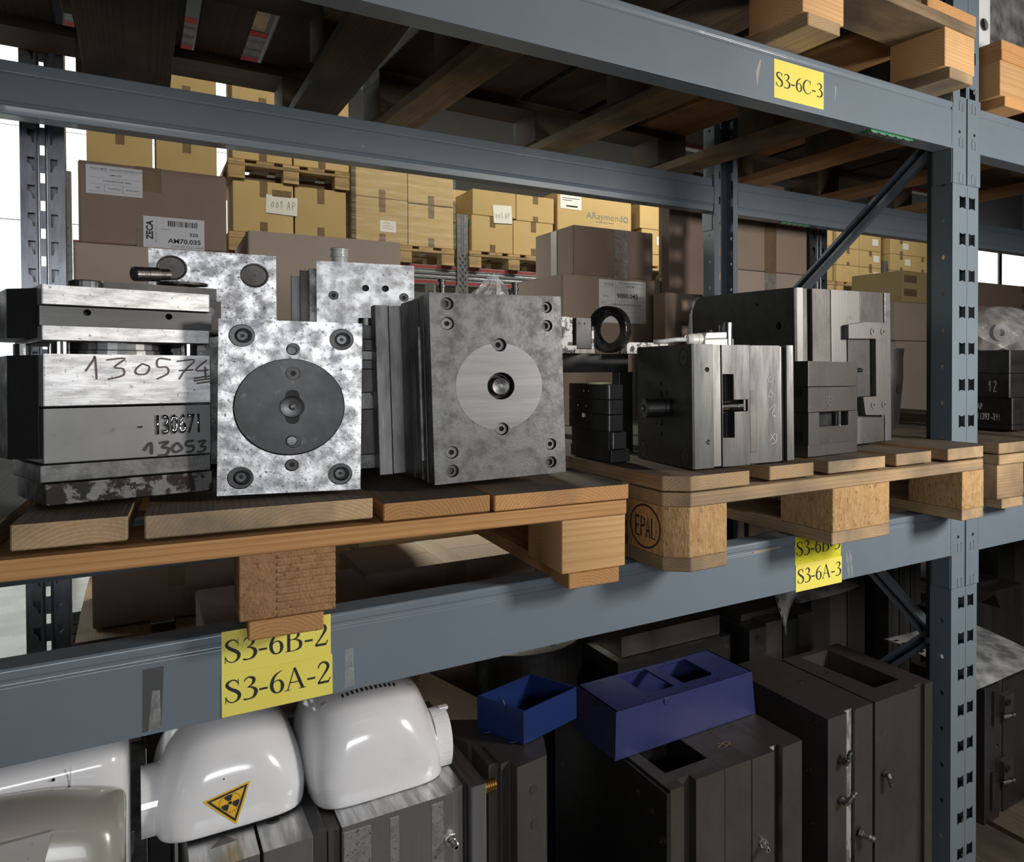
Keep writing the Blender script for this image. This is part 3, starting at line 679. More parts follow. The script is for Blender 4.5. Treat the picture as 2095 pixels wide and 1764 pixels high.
# ------------------------------------------------------------------ left pallet: molds
# stacked mold with hand written numbers (plates lie flat)
t = thing('injection_mold', 'flat stacked steel mold at left with numbers 130574 and 130671 on its side', 'mold', (-1.5037, .0112, .1670), frame(13.0, -.5, 1.5))
W, D = .1588, .155
MB().box(.001, W, 0, D, 0, .0243).obj('clamp_plate', surf('oxide_stained_steel', (.20, .20, .20), (.14, .14, .14), (.035, .03, .028), metal=1, rough=.42, sc=20, sc3=55, thr3=(.47, .52), bump=.05), t, bevel=.0014)
MB().box(-.0032, W - .002, 0, D, .0257, .0448).obj('ejector_plate', GREYS, t, bevel=.0014)
MB().box(.0, W - .001, .001, D, .046, .1066).obj('cavity_plate', surf('satin_steel', (.23, .23, .23), (.19, .19, .19), (.13, .13, .13), metal=1, rough=.45, sc=8, bump=.03), t, bevel=.0012)
MB().box(.0, W - .001, 0, D, .1082, .1669).obj('core_plate', BRIGHTH, t, bevel=.0016)
MB().box(-.0008, W - .002, 0, D, .1808, .1977).obj('stripper_plate', BRIGHTH, t, bevel=.0014)
MB().plate(rect(-.0023, W, .1982, .2191), [(circle(.0383, .2137, .0036, 16), .02), (circle(.1147, .2131, .0036, 16), .02)], D, .0005, 0, 1).obj('runner_plate', [GREYL, HOLE], t, bevel=.001)
MB().box(-.0008, W - .002, 0, D, .2199, .2425).obj('top_plate', BRIGHTH, t, bevel=.0016)
for x in (.0167, .1377, .0): MB().cyl((x if x else -.003, .012 if x else .09, .1669), (0, 0, 1), .0085, .0139, 20).obj('guide_pin', CHROME, t)
MB().lathe((.076, .066, .1669), (0, 0, 1), [(.0, 0), (.058, 0), (.058, .005), (.056, .006), (.056, .0139), (0, .0139)], 40).obj('core_ring', GREYL, t, smooth=False)
for z0, z1 in ((.051, .166), (.185, .24)): MB().prism([(.0, .02), (-.022, .05), (-.022, D - .01), (0, D)], z0, z1).obj('side_rail', GREYS, t, bevel=.001)
MB().box(.068, .190, .085, .20, .2427, .2595).obj('dark_cover_plate', DARKM, t, bevel=.001)
MB().box(W + .0015, .192, .075, .20, .196, .242).obj('dark_side_block', DARKS, t, bevel=.0015)
MB().cyl((.177, .070, .227), (0, 1, 0), .006, .008, 14).obj('side_plug', GREYS, t)
MB().lathe((.047, .052, .2425), (0, 0, 1), [(.0, .0125), (.012, .0125), (.0125, .012), (.0155, .012), (.0165, .011), (.0165, 0), (.0, 0)], 28).obj('top_bushing', GREYS, t)
hand('handwritten_number', [[(.036, .1475), (.043, .160), (.0445, .1645), (.0455, .152), (.046, .1385)], [(.055, .1605), (.072, .1625), (.062, .1525), (.070, .1505), (.070, .143), (.056, .1385)], [(.088, .1565), (.082, .150), (.083, .1445), (.092, .145), (.095, .153), (.088, .1565)], [(.116, .1615), (.104, .1625), (.103, .153), (.112, .1525), (.113, .145), (.102, .1385)], [(.122, .1595), (.140, .1615), (.131, .150), (.124, .138)], [(.124, .1485), (.139, .1495)], [(.153, .1615), (.141, .149), (.155, .1495)], [(.151, .1535), (.1515, .139)]], .0019, t, (0, -.0006, 0))
hand('smeared_marker', [[(.139, .139), (.156, .142)], [(.139, .136), (.156, .1385)], [(.142, .133), (.156, .135)]], .002, t, (0, -.0005, 0))
q = text('stamped_number', '130671', .0315, t, (.0985, -.0006, .0735), (0, R(-.5), 0), .022, CHROME, .52)
s = q.modifiers.new('thick', 'SOLIDIFY'); s.thickness = .0012; s.offset = 0
MB().box(.083, .088, -.0006, .001, .0815, .0838).obj('stamped_dash', CHROME, t, bevel=.0004)
hand('handwritten_number', [[(.089, .055), (.096, .0635), (.0965, .050)], [(.104, .0625), (.113, .0635), (.107, .0575), (.1135, .0555), (.111, .0485), (.103, .048)], [(.122, .062), (.117, .056), (.120, .0505), (.127, .0545), (.122, .062)], [(.139, .063), (.132, .0625), (.1315, .0575), (.1385, .056), (.137, .0505), (.131, .050)], [(.143, .0615), (.151, .0625), (.146, .056), (.151, .0545), (.148, .0495), (.142, .0495)]], .0030, t, (0, .0003, 0), mat=MARKERB)
MB().box(-.0002, .0002, .1, .13, .049, .10).obj('green_scale_mark', GREEN, t, (-.0225, 0, 0))
# things lying on it
q = MB().lathe((0, 0, 0), (1, 0, 0), [(0, 0), (.0085, 0), (.009, .0006), (.009, .012), (.0085, .0125), (.0085, .0145), (.009, .015), (.009, .028), (.0085, .0285), (.0075, .0292), (.0075, .040), (0, .040)], 22).obj('steel_dowel', MIDS, None, (-1.4245, .118, .4345), (0, R(-4), R(28)))
tag(q, 'small turned steel pin lying on the flat stacked mold', 'pin')
q = MB().lathe((0, 0, 0), (0, 0, 1), [(.010, 0), (.028, 0), (.028, .003), (.010, .003), (.010, 0)], 30).obj('steel_ring', DARKM, None, (-1.374, .158, .4262), (0, 0, 0))
tag(q, 'thin dark steel ring lying beside the turned pin', 'ring')

# mold standing on edge with the big recessed disc
t = thing('injection_mold', 'bright steel mold with a big dark recessed disc, beside the written numbers', 'mold', (-1.3473, .0172, .1625), frame(-10.1, -1, -.4))
W, H = .1554, .2149
hs = [(circle(x, z, .0138, 28), .0172) for x, z in ((.0239, .195), (.1318, .1934), (.0238, .0209), (.132, .0208))]
hs += [(circle(.0757, .1072, .0606, 56), .0168), (circle(.0781, .1797, .0077, 20), .012), (circle(.078, .0344, .0077, 20), .012)]
MB().plate(rect(0, W, 0, H), hs, .018, 0, 0, 1).obj('clamp_plate', [BRIGHT, DARKS], t, bevel=.001)
for x, z in ((.0239, .195), (.1318, .1934), (.0238, .0209), (.132, .0208)):
    b = bush(t, x, z, .0032, .0132, .0092, DARKS, .014, off=.0012)
    MB().cyl((0, .013, 0), (0, -1, 0), .0058, .009, 18).cyl((0, .0042, 0), (0, -1, 0), .0022, .0004, 10, mi=1).obj('guide_pin_end', [GREYS, HOLE], b, bevel=.0005)
b = MB(); b.plate(circle(.0757, .1072, .0598, 56), [(circle(.0781, .1493, .0086, 20), .01), (circle(.0791, .0639, .0086, 20), .01), (circle(.0775, .1205, .008, 18), .004), (circle(.078, .0935, .008, 18), .004)], .0085, .0080, 0, 1)
b.obj('locating_disc', [surf('dark_machined_disc', (.075, .075, .075), (.05, .05, .05), (.115, .115, .115), metal=1, rough=.42, sc=16, sc3=40, bump=.04, bsc=70), HOLE], t, bevel=.0006)
MB().lathe((.0779, .0052, .1077), (0, -1, 0), [(.0138, 0), (.0138, .0005)], 30).lathe((.0779, .006, .1077), (0, -1, 0), [(.0132, 0), (.0132, .008), (.0126, .0088), (.010, .0082), (.004, .0072), (.0018, .0078), (.0016, .0078), (.0012, .003), (0, .003)], 32).obj('sprue_bushing', GREYL, t)
for x, z, y, r in ((.0781, .1493, .009, .0068), (.078, .0344, .006, .0062)): screw(t, x, z, y, r)
for x, z, y, r in ((.0765, .1785, .006, .0055), (.0775, .0645, .007, .0058)): MB().cyl((x, y + .006, z), (0, -1, 0), r, .008, 18).obj('ejector_rod', GREYL if z < .1 else GREYS, t, bevel=.0006)
slabs(t, [(.006, W - .008, .018, .042), (.002, W - .006, .0425, .066, MIDS), (.004, W - .008, .0665, .085)], .0005, H - .006, DARKM)

# layered mold half hidden behind it
t = thing('injection_mold', 'dark layered mold wedged behind the round-disc mold, bushing on top', 'mold', (-1.245, .205, .1595))
z = 0
for h, m in ((.022, GREYS), (.070, DARKM), (.026, MIDS), (.036, DARKM), (.014, DARKS), (.014, MIDS), (.018, DARKM), (.022, DARKS)):
    MB().box(0, .117, 0 if h > .02 else -.002, .125, z + .0006, z + h).obj('mold_plate', m, t, bevel=.001); z += h
MB().cyl((.105, .012, z), (0, 0, 1), .0105, .012, 22).obj('top_bushing', MIDS, t, bevel=.0008)
nipple(t, (.112, -.001, .118), (0, -1, 0), .5)

# tall plate with two round inserts, behind the stacked mold
t = thing('injection_mold', 'upright bright plate mold with two round dark inserts, behind the stacked mold', 'mold', (-1.407, .405, .162), frame(-3, 0, 0))
MB().plate(rect(0, .1685, 0, .3385), [(circle(.0290, .3095, .0198, 36), .004), (circle(.1380, .3045, .0200, 36), .004)], .03, 0, 0, 1).obj('front_plate', [BRIGHT, DARKS], t, bevel=.0022)
for x, z in ((.0290, .3095), (.1380, .3045)):
    MB().lathe((x, .0045, z), (0, -1, 0), [(.0185, 0), (.0185, .0032), (.0178, .0038), (.0165, .0032), (.0022, .0032), (.002, .001), (0, .001)], 36).obj('round_insert', DARKM, t)
slabs(t, [(.004, .164, .0305, .07), (.0, .168, .0705, .11, GREYS)], 0, .334, DARKM)

# upright plate at the back with two screws and two holes
t = thing('injection_mold', 'upright steel mold with a row of two screws and two holes, at the back', 'mold', (-1.179, .400, .1595), frame(-9, 0, 0))
hs = [(circle(.0255, .2805, .0078, 22), .006), (circle(.1365, .281, .0078, 22), .006), (circle(.0750, .2950, .0057, 20), .02), (circle(.1065, .2955, .0057, 20), .02), (circle(.143, .325, .001, 8), .004)]
MB().plate(rect(0, .1535, 0, .3385), hs, .022, 0, 0, 1).obj('front_plate', [surf('scuffed_bright_steel', (.52, .52, .52), (.32, .32, .32), (.13, .13, .13), metal=1, rough=.40, r2=.5, sc=40, sc3=160, thr3=(.62, .74), bump=.06), HOLE], t, bevel=.0014)
for x in (.0255, .1365): screw(t, x, .2806, .0015, .0072)
slabs(t, [(-.012, .15, .0225, .038, GREYS), (-.026, .15, .05, .075, DARKM, 0, .326), (-.040, .15, .076, .11, DARKS, 0, .318)], 0, .327, DARKM)
for z in (.262, .31): MB().lathe((-.006, .044, z), (1, 0, 0), [(0, 0), (.010, .001), (.012, .004), (.012, .010), (0, .011)], 20).obj('side_roller', DARKM, t)
t = thing('plastic_bottle_neck', 'pale grey plastic neck ring standing on the upright two-hole mold', 'plastic ring', (-1.139, .425, .4947))
MB().lathe((0, 0, 0), (0, 0, 1), [(0, 0), (.020, 0), (.020, .0025), (.0135, .004), (.0130, .014), (.0148, .015), (.0148, .0185), (.0138, .019), (.0138, .026), (.0150, .0265), (.0150, .029), (.0130, .030), (.0120, .029), (.0118, .006)], 28).obj('neck_body', GREYP, t, smooth=False)

# big grey mold with the flush round ring
t = thing('injection_mold', 'large grey steel mold with a flush round ring and ten bolt holes', 'mold', (-1.0977, .0029, .1545), frame(-1.0, 1.0, 1.4))
W, H = .1914, .2671
P = [(.0235, .2517, .0091, 0), (.0235, .2241, .0090, 1), (.1684, .2501, .0087, 0), (.1682, .2225, .0087, 2), (.0243, .0433, .0089, 1), (.0239, .0172, .0089, 2), (.1687, .044, .0087, 1), (.1683, .0169, .0087, 2), (.0958, .1939, .0098, 3), (.0959, .0716, .0092, 1)]
MB().plate(rect(0, W, 0, H), [(circle(x, z, r, 24), .010) for x, z, r, k in P] + [(circle(.0961, .1341, .0197, 36), .03)], .032, 0, 0, 1).obj('clamp_plate', [GREYS, DARKS], t, bevel=.0014)
for x, z, r, k in P:
    if k == 1: screw(t, x, z, .0035, r * .86, MIDS)
    elif k == 3:
        b = bush(t, x, z, .004, r * .8, r * .4, GREYL, .006); b.location.x -= .001
    else:
        b = bush(t, x, z, .003, r * .86, r * .52, DARKM, .008, 'threaded_bushing'); b.location.x -= .0012; MB().cyl((-.001, .0055, -.0004), (0, -1, 0), r * .40, .0016, 12).obj('bore_plug', DARKS, b)
# flush locating ring with notches around the two screws on its rim
cx, cz, rr = .0948, .1337, .0628
outer = []
for i in range(96):
    a = 6.28318 * i / 96; p = (cx + rr * math.cos(a), cz + rr * math.sin(a)); hit = None
    for hx, hz, hr, k in P[8:]:
        d = Vector((p[0] - hx, p[1] - hz))
        if d.length < hr * 1.03:
            # slide the point to the inner side of the notch
            ang = math.atan2(cz - hz, cx - hx); s = (p[0] - hx) / (hr * 1.03); s = max(-1, min(1, s))
            sg = 1 if cz < hz else -1
            hit = (hx + hr * 1.03 * s, hz - sg * hr * 1.03 * math.sqrt(max(0, 1 - s * s)))
    outer.append(hit or p)
MB().plate(outer, [(circle(.0961, .1341, .0199, 36), None)], .0009, -.0004).obj('locating_ring', surf('brushed_ring_steel', (.30, .30, .30), (.24, .24, .24), metal=1, rough=.4, sc=20, st=(.3, 1, 4), bump=.05, bsc=40, bst=(.4, 1, 12)), t, bevel=.0003)
MB().lathe((.0961, .025, .1341), (0, -1, 0), [(.019, 0), (.0175, .012), (.0165, .012), (.0165, 0)], 32).obj('ring_seat', DARKM, t)
MB().lathe((.0983, .028, .1336), (0, -1, 0), [(.0128, 0), (.0128, .020), (.0120, .0208), (.010, .0202), (.004, .0182), (0, .0186)], 32).obj('sprue_bushing', MIDS, t)
slabs(t, [(-.0015, W - .004, .0325, .047), (.004, W - .008, .0475, .066, DARKS, .01, H - .02), (.0, W - .004, .0665, .088), (.001, W - .004, .0885, .112, DARKS), (.0, W - .004, .1125, .164)], .0005, H - .003, DARKM)
MB().box(-.0045, .003, .0475, .052, .03, H - .045).obj('latch_bar', GREYS, t, bevel=.0006)
m = MB().prism([(-.037, .1665), (-.017, .1665), (-.017, .172), (W + .02, .172), (W + .02, .194), (-.037, .194)], .002, .262); m.obj('rear_clamp_plate', MIDS, t, bevel=.0014)
for x, y in ((.038, .075), (.148, .075)):
    MB().lathe((x, y, H - .003), (0, 0, 1), [(.0065, 0), (.0065, .006), (.0045, .007), (.0045, .018), (.006, .0185), (.006, .0215), (.0045, .022), (.0045, .027), (.0058, .0275), (.0058, .030), (0, .030)], 16).obj('hose_barb', DARKM, t)
for x, y in ((.018, .06), (.135, .055)): MB().cyl((x, y, H - .003), (0, 0, 1), .0055, .005, 14, mi=0).cyl((x, y, H + .002), (0, 0, 1), .004, .006, 6).obj('cap_screw', DARKM, t, bevel=.0006)
# crumpled bag standing behind its top edge
m = MB()
def bagf(u, v):
    a = 6.28318 * u; r = .030 * (1 - v) ** .8 * (1 + .22 * math.sin(5 * a + 7 * v) + .12 * math.sin(11 * a)) + .001
    return (r * math.cos(a) + .006 * v, .8 * r * math.sin(a), .041 * v + .004 * math.sin(3 * a) * (1 - v) * v)
m.grid(bagf, 28, 8)
tag(m.obj('plastic_bag', FILMW, None, (-.984, .105, .4225)), 'small crumpled clear bag standing on the large grey mold', 'plastic bag')
# mold cut by the left frame edge
t = thing('injection_mold', 'layered steel mold cut off by the left edge of the photo', 'mold', (-1.668, .115, .163), frame(12))
z = 0
for h, m in ((.02, DARKM), (.022, MIDS), (.018, GREYS), (.022, GREYL), (.026, MIDS), (.026, GREYL), (.052, surf('blue_tinted_steel', (.33, .35, .38), (.25, .27, .30), metal=1, rough=.4, sc=10)), (.024, GREYS), (.020, MIDS)):
    MB().box(0, .109, 0, .1, z + .0006, z + h).obj('mold_plate', m, t, bevel=.001); z += h

# ------------------------------------------------------------------ middle pallet: molds
PZ = .1515
t = thing('injection_mold', 'cube mold, black face at left and machined grey face with chalk marks at right', 'mold', (-.714, -.0643, PZ + .001), frame(-4.8, .3, .6))
W, H, D = .1957, .2017, .212
MB().plate(rect(0, .035, 0, H), [(circle(.0238, .1603, .0042, 18), .02), (circle(.0246, .0423, .0042, 18), .02)], D, 0, 0, 1).obj('clamp_plate', [GREYC, CHROME], t, bevel=.0016)
MB().box(.0352, .0515, .003, D, .0005, H - .001).obj('spacer_plate', MIDS, t, bevel=.001)
MB().plate(rect(.052, .1053, .0, H - .001), [([(.0529, .048), (.0754, .0468), (.0754, .0899), (.1014, .0899), (.1014, .1100), (.0744, .1100), (.0744, .1525), (.0529, .1528)], .022)], D, .001, 0, 1).obj('slotted_plate', [GREYC, BLACKS], t, bevel=.0008)
MB().cyl((.054, .010, .0985), (1, 0, 0), .0068, .030, 20).cyl((.084, .010, .0985), (1, 0, 0), .0078, .011, 20).obj('slide_rod', CHROME, t, bevel=.0008)
MB().box(.0950, .1005, .004, .02, .0905, .1095).obj('slide_stop', GREYC, t, bevel=.0006)
MB().box(.1056, .1682, .0022, D, .0, H - .0015).obj('cavity_plate', GREYC, t, bevel=.0012)
MB().box(.1060, .1195, .0015, .004, .02, .125).obj('oil_stain_plate', DARKM, t, bevel=.0008)
MB().box(.1685, .1790, .008, D, .0005, H - .003).obj('groove_plate', MIDS, t, bevel=.0008)
MB().box(.1793, W, .0, D, .0, H - .001).obj('rear_clamp_plate', GREYC, t, bevel=.0016)
hand('chalk_marks', [[(.148, .148), (.142, .140), (.150, .139), (.156, .152)], [(.146, .122), (.143, .114), (.149, .112), (.151, .118), (.146, .122), (.149, .124), (.157, .111)], [(.144, .090), (.158, .100), (.150, .083), (.158, .079)], [(.147, .049), (.156, .036)], [(.146, .038), (.157, .050), (.158, .036), (.150, .032)]], .0011, t, (0, .0016, 0), mat=CHALK)
q = MB().plate(rect(-D, 0, 0, H), [(circle(-D + .0212, .178, .0152, 30), .0012), (circle(-.0289, .180, .0152, 30), .0012), (circle(-D + .0217, .0165, .0155, 30), .0012), (circle(-.0282, .0165, .0155, 30), .0012), (circle(-.0775, .0975, .0143, 26), .012)] + [(circle(x, z, r, 12), .01) for x, z, r in ((-.1130, .118, .0055), (-.1130, .137, .0035), (-.092, .121, .0035), (-.1130, .070, .0055), (-.1330, .069, .0035), (-.1130, .050, .0035))], .004, 0, 0, 1).obj('side_face_plate', [BLACKS, DARKS], t, (-.0042, 0, 0), (0, 0, R(-90)), .0008)
for x, z in ((-D + .0212, .178), (-.0289, .180), (-D + .0217, .0165), (-.0282, .0165)):
    MB().lathe((x, .0016, z), (0, -1, 0), [(.0143, 0), (.0143, .0012), (.0138, .0016), (.0018, .0016), (.0016, .0), (0, .0)], 28).obj('pin_cap', DARKS, q)
MB().lathe((-.1130, .004, .0955), (0, -1, 0), [(.0165, 0), (.0165, .036), (.0155, .037), (.0065, .037), (.006, .035), (.0045, .035), (0, .033)], 28).obj('locating_boss', MIDS, q)
MB().lathe((-.0775, .0015, .0975), (0, 1, 0), [(.0141, -.001), (.0105, .005), (.004, .008), (0, .008)], 24).obj('conical_seat', GREYC, q)
# plug, pin and fittings on top of it
t = thing('cable_connector', 'pale plastic cable plug lying on the black and grey cube mold', 'cable plug', (-.680, -.028, .3525), (0, 0, R(2)))
MB().prism([(0, 0), (.060, 0), (.060, .013), (0, .0105)], -.013, .013, 'y').obj('plug_body', WHITEP, t, bevel=.0015)
MB().prism([(0, .011), (.060, .0136), (.046, .0235), (.004, .0215)], -.012, .012, 'y').obj('plug_lid', WHITEP, t, bevel=.0012)
MB().lathe((0, 0, .010), (-1, 0, 0), [(0, 0), (.0105, 0), (.0105, .008), (.0098, .009), (.0098, .020), (.0075, .027), (.004, .029)], 20).obj('cable_gland', WHITEP, t)
MB().tube([(-.026, 0, .010), (-.05, 0, .009), (-.07, .004, .006), (-.085, .008, .005)], .0038, 10).obj('cable_stub', GREYP, t, smooth=True)
q = MB().lathe((0, 0, 0), (0, 0, 1), [(0, 0), (.0078, 0), (.0078, .040), (.0072, .0408), (0, .0408)], 22).obj('steel_dowel', CHROME, None, (-.6275, -.034, .3520)); tag(q, 'shiny upright dowel standing beside the pale cable plug', 'pin')
t = thing('hose_fitting', 'small dark hose fitting standing behind the shiny dowel', 'fitting', (-.624, .004, .3515))
MB().lathe((-.016, 0, 0), (0, 0, 1), [(0, 0), (.009, 0), (.009, .016), (.0105, .017), (.0105, .022), (.005, .023), (.005, .029), (0, .029)], 16).obj('fitting_body', BLACKS, t)
MB().lathe((.012, 0, 0), (0, 0, 1), [(0, 0), (.004, 0), (.004, .026), (.0075, .027), (.0075, .032), (.006, .033), (.0075, .034), (.0075, .038), (0, .039)], 16).obj('fitting_knob', CHROME, t)

# tall dark mold behind with the C shaped latch
t = thing('injection_mold', 'tallest dark mold on the middle pallet with a C-shaped latch on its side', 'mold', (-.4135, .0355, PZ), frame(3.5, .9, 0))
H = .3175
slabs(t, [(0, .019, 0, .33, MIDS), (.0195, .0425, .012, .33, DARKM), (.043, .0948, .001, .33, DARKM), (.0952, .1812, .0, .33, MIDS), (.1816, .2566, .001, .33, DARKM), (.257, .2774, -.001, .33, GREYS)], 0, H, DARKM, bev=.0018)
m = MB().prism([(.006, H)] + [(.0, H), (.0, 0), (.006, 0)], 0, .33, 'y')
MB().plate(([(-.33, 0), (0, 0), (0, H)] + [(-.29 - .04 * math.sin(R(a)), H - .04 + .04 * math.cos(R(a))) for a in (0, 18, 36, 54, 72, 90)]), [(circle(-.045, .245, .008, 20), .006), (circle(-.20, .24, .008, 20), .006), (circle(-.31, .2, .006, 16), .006), (circle(-.11, .29, .003, 12), .006)], .006, 0, 0, 1).obj('side_face_plate', [BLACKS, HOLE], t, (-.0062, 0, 0), (0, 0, R(-90)), .0015)
MB().prism([(.331, 0), (.342, 0), (.342, .262), (.339, .280), (.331, .292)], -.008, .0, 'x').obj('lit_rim_strip', WHITEP, t, bevel=.001)  # off-white strip, paints the daylight catching the rear rim
lt = MB().plate([(.128, .2195), (.2103, .2195), (.2103, .0994), (.170, .0994), (.1768, .0625), (.2520, .0575), (.2510, .2525), (.1745, .2533), (.128, .247)], [], .016, -.0165).obj('latch_bracket', MIDS, t, bevel=.0012)
for x, z in ((.2002, .2343), (.2326, .2344), (.2007, .0821), (.2344, .0813)): screw(lt, x, z, -.0180, .0072, GREYS, .004)
MB().box(.140, .2100, -.003, .0, .100, .219).obj('latch_recess', DARKS, t, bevel=.0006)
nipple(t, (.15, -.001, .155), (.5, -1, 0), .9)
# small stacked mold in front of it
t = thing('injection_mold', 'small stacked brown-grey mold with a window slot, right of the chalk-marked cube', 'mold', (-.4581, -.0455, PZ), frame(10, -.8, .5))
W = .152; D = .058
MB().box(0, W, 0, D, 0, .0216).obj('clamp_plate', DARKM, t, bevel=.0012)
MB().plate(rect(.0005, W, .0218, .0812), [(rect(.032, .1219, .0543, .0811), .02)], D, 0, 0, 1).obj('window_plate', [DARKM, BLACKS], t, bevel=.001)
MB().box(.034, .1195, -.0004, .001, .0235, .0535).obj('window_insert', DARKM, t, bevel=.0006)
MB().box(0, W, 0, D, .0816, .1280).obj('cavity_plate', DARKM, t, bevel=.0012)
MB().box(-.0005, W, 0, D, .1286, .1757).obj('top_plate', DARKM, t, bevel=.0014)
MB().cyl((.104, .010, .0545), (0, 0, 1), .006, .0265, 18).obj('window_pin', CHROME, t)
m = MB(); random.seed(3)
for k in range(26):
    x, z = .068 + random.gauss(0, .006), .1035 + random.gauss(0, .005); m.box(x - .0015, x + .0015, -.0012, .001, z - .0012, z + .0012)
m.obj('weld_spatter', MIDS, t, bevel=.0006)
for z in (.03, .11): MB().box(-.0012, .0, .012, .03, z, z + .015).obj('side_lug', BLACKS, t)
# jig frame and stacked blocks behind the big grey mold
t = thing('stamping_die', 'low black die with pale end blocks, between the ring mold and cube mold', 'die', (-.783, .10, PZ))
for i, (x0, x1, z0, z1) in enumerate(((0, .028, .1085, .1345), (0, .028, .0825, .108), (0, .028, .0535, .082))):
    MB().box(x0, x1, 0, .012, z0, z1).obj('end_block', GREYL, t, bevel=.0016)
    MB().box(x0 + .001, x1 - .001, .0125, .165, z0, z1).obj('die_plate', BLACKS, t, bevel=.001)
MB().box(.007, .034, 0, .012, .0225, .0520).obj('end_block', GREYL, t, bevel=.0016)
MB().box(.006, .033, .0125, .165, .0, .0525).obj('die_plate', BLACKS, t, bevel=.001)
MB().box(.004, .04, 0, .165, .0, .0215).obj('die_base', DARKS, t, bevel=.001)
for y, z in ((.075, .122), (.095, .122), (.085, .095), (.12, .095)): MB().lathe((-.0005, y, z), (1, 0, 0), [(.0045, 0), (.004, .0015), (0, .002)], 12).obj('dimple', DARKM, t)
MB().box(-.001, .004, .07, .13, .074, .081).obj('die_slot', HOLE, t); MB().cyl((-.002, .098, .0745), (0, 0, 1), .0035, .007, 12).obj('slot_pin', CHROME, t)
MB().lathe((.016, .07, .1345), (0, 0, 1), [(0, 0), (.022, 0), (.022, .004), (0, .004)], 24).obj('yellowed_washer', surf('yellowed_plastic', (.55, .52, .30), rough=.5), t)
t = thing('welding_jig', 'black jig bar with peeling white brackets and a steel ring, above the black die', 'jig', (-.83, .20, .150))
MB().box(-.02, .165, .05, .10, .156, .191).obj('jig_bar', BLACKS, t, bevel=.0015)
for x in (-.01, .15): MB().box(x, x + .03, .06, .09, 0, .156).obj('jig_leg', BLACKS, t, bevel=.001)
MB().box(.005, .0265, .0, .05, .191, .256).obj('jig_bracket', PEEL, t, bevel=.001)
MB().box(.006, .034, -.001, .05, .191, .205).obj('jig_foot', PEEL, t, bevel=.001)
MB().box(.033, .063, .0, .055, .199, .255).obj('jig_block', BLACKS, t, bevel=.001); MB().box(.0635, .068, .0, .055, .199, .240).obj('jig_block_side', PEEL, t)
for x in (.04, .05): MB().cyl((x, -.0004, .245), (0, 1, 0), .002, .001, 10).obj('jig_hole', HOLE, t)
MB().box(.030, .068, -.002, .055, .191, .1985).obj('jig_shim', MIDS, t)
MB().box(.135, .225, .0, .05, .191, .2125).obj('jig_strip', PEEL, t, bevel=.001)
MB().cyl((.147, -.0005, .201), (0, 1, 0), .0045, .002, 14).obj('strip_bore', HOLE, t)
ring = [(.026, -.009), (.044, -.009), (.044, .009), (.040, .009), (.040, .004), (.026, .004), (.026, -.009)]
MB().lathe((.110, .022, .2365), Vector((-.88, -.47, 0)), ring, 30).obj('steel_ring', surf('greasy_black_steel', (.05, .05, .05), (.12, .12, .12), (.5, .5, .48), metal=.9, rough=.32, sc=60, sc3=70, thr3=(.64, .68), bump=.4, bsc=70), t, bevel=.0008)
for k in range(5): MB().cyl((.110, .022, .2365), (0, 0, 1), .001, .001, 6).obj('ring_bolt', BLACKS, t) if False else None
# round cowl mold at the right back of the pallet
t = thing('cowl_casting', 'rounded cast cowl lying behind the blue post, behind the C-latch mold', 'casting', (.045, .42, PZ))
def cowl(u, v):
    a = R(-95 + 190 * u); z = .207 * v; r = .125 * (1 - .18 * max(0, .6 - v)) * (1 if v < .96 else 1.02)
    return (r * math.sin(a) * .95 + .075, -r * math.cos(a), z)
m = MB().grid(cowl, 32, 10); m.obj('cowl_shell', MIDS, t, smooth=True)
MB().prism([(.075 + .128 * .95 * math.sin(R(a)), -.128 * math.cos(R(a))) for a in range(-95, 96, 10)], .207, .211).obj('cowl_rim', GREYS, t, bevel=.001)
for u, v, r in ((.42, .82, .007), (.60, .52, .017), (.42, .22, .008)):
    p = Vector(cowl(u, v)); MB().cyl(p + Vector((p.x - .075, p.y, 0)).normalized() * .0008, -Vector((p.x - .075, p.y, 0)), r, .004, 20).obj('cowl_hole', HOLE, t)

# ------------------------------------------------------------------ right bay, level with the pallets
t = thing('injection_mold', 'black mold stamped 11393 -391 at the right edge, bright front, right of the blue post', 'mold', (.351, .10, .150))
for z0, z1, o in ((.0, .0125, .012), (.0135, .083, .012), (.084, .146, 0), (.147, .207, 0)):
    MB().box(o, .30, 0, .16, z0, z1).obj('mold_plate', GREYL, t, bevel=.0012)
    MB().box(o - .004, o - .0004, .0, .16, z0, z1).obj('side_plate', BLACKS, t, bevel=.0006)
text('stamped_number', '11393 -391', .024, t, (.0072, .108, .024), (0, 0, R(-90)), .02, CHROME, .68)
text('stamped_letters', 'AP', .024, t, (.0072, .108, .050), (0, 0, R(-90)), .02, CHROME, .62)
hand('marker_number', hwrite('12', .022, .028, .7), .003, t, (-.0048, .062, .099), (0, 0, R(-90)), mat=CHALK)
MB().box(.050, .058, -.001, .05, .0, .083).obj('side_groove', BLACKS, t)
m = MB()
def bag2(u, v):
    a = 6.28318 * u; r = .17 * math.cos(v * 1.5) ** .6 * (1 + .13 * math.sin(3 * a + 4 * v) + .09 * math.sin(7 * a + 9 * v)) + .002
    return (r * math.cos(a) * 1.1, .62 * r * math.sin(a), .105 * v + .018 * math.sin(4 * a + 6 * v) * (1 - v))
m.grid(bag2, 40, 14)
tag(m.obj('plastic_bag', FILM, None, (.475, .22, .3735), smooth=True), 'clear crumpled plastic bag on the stamped black mold, right of the post', 'plastic bag')
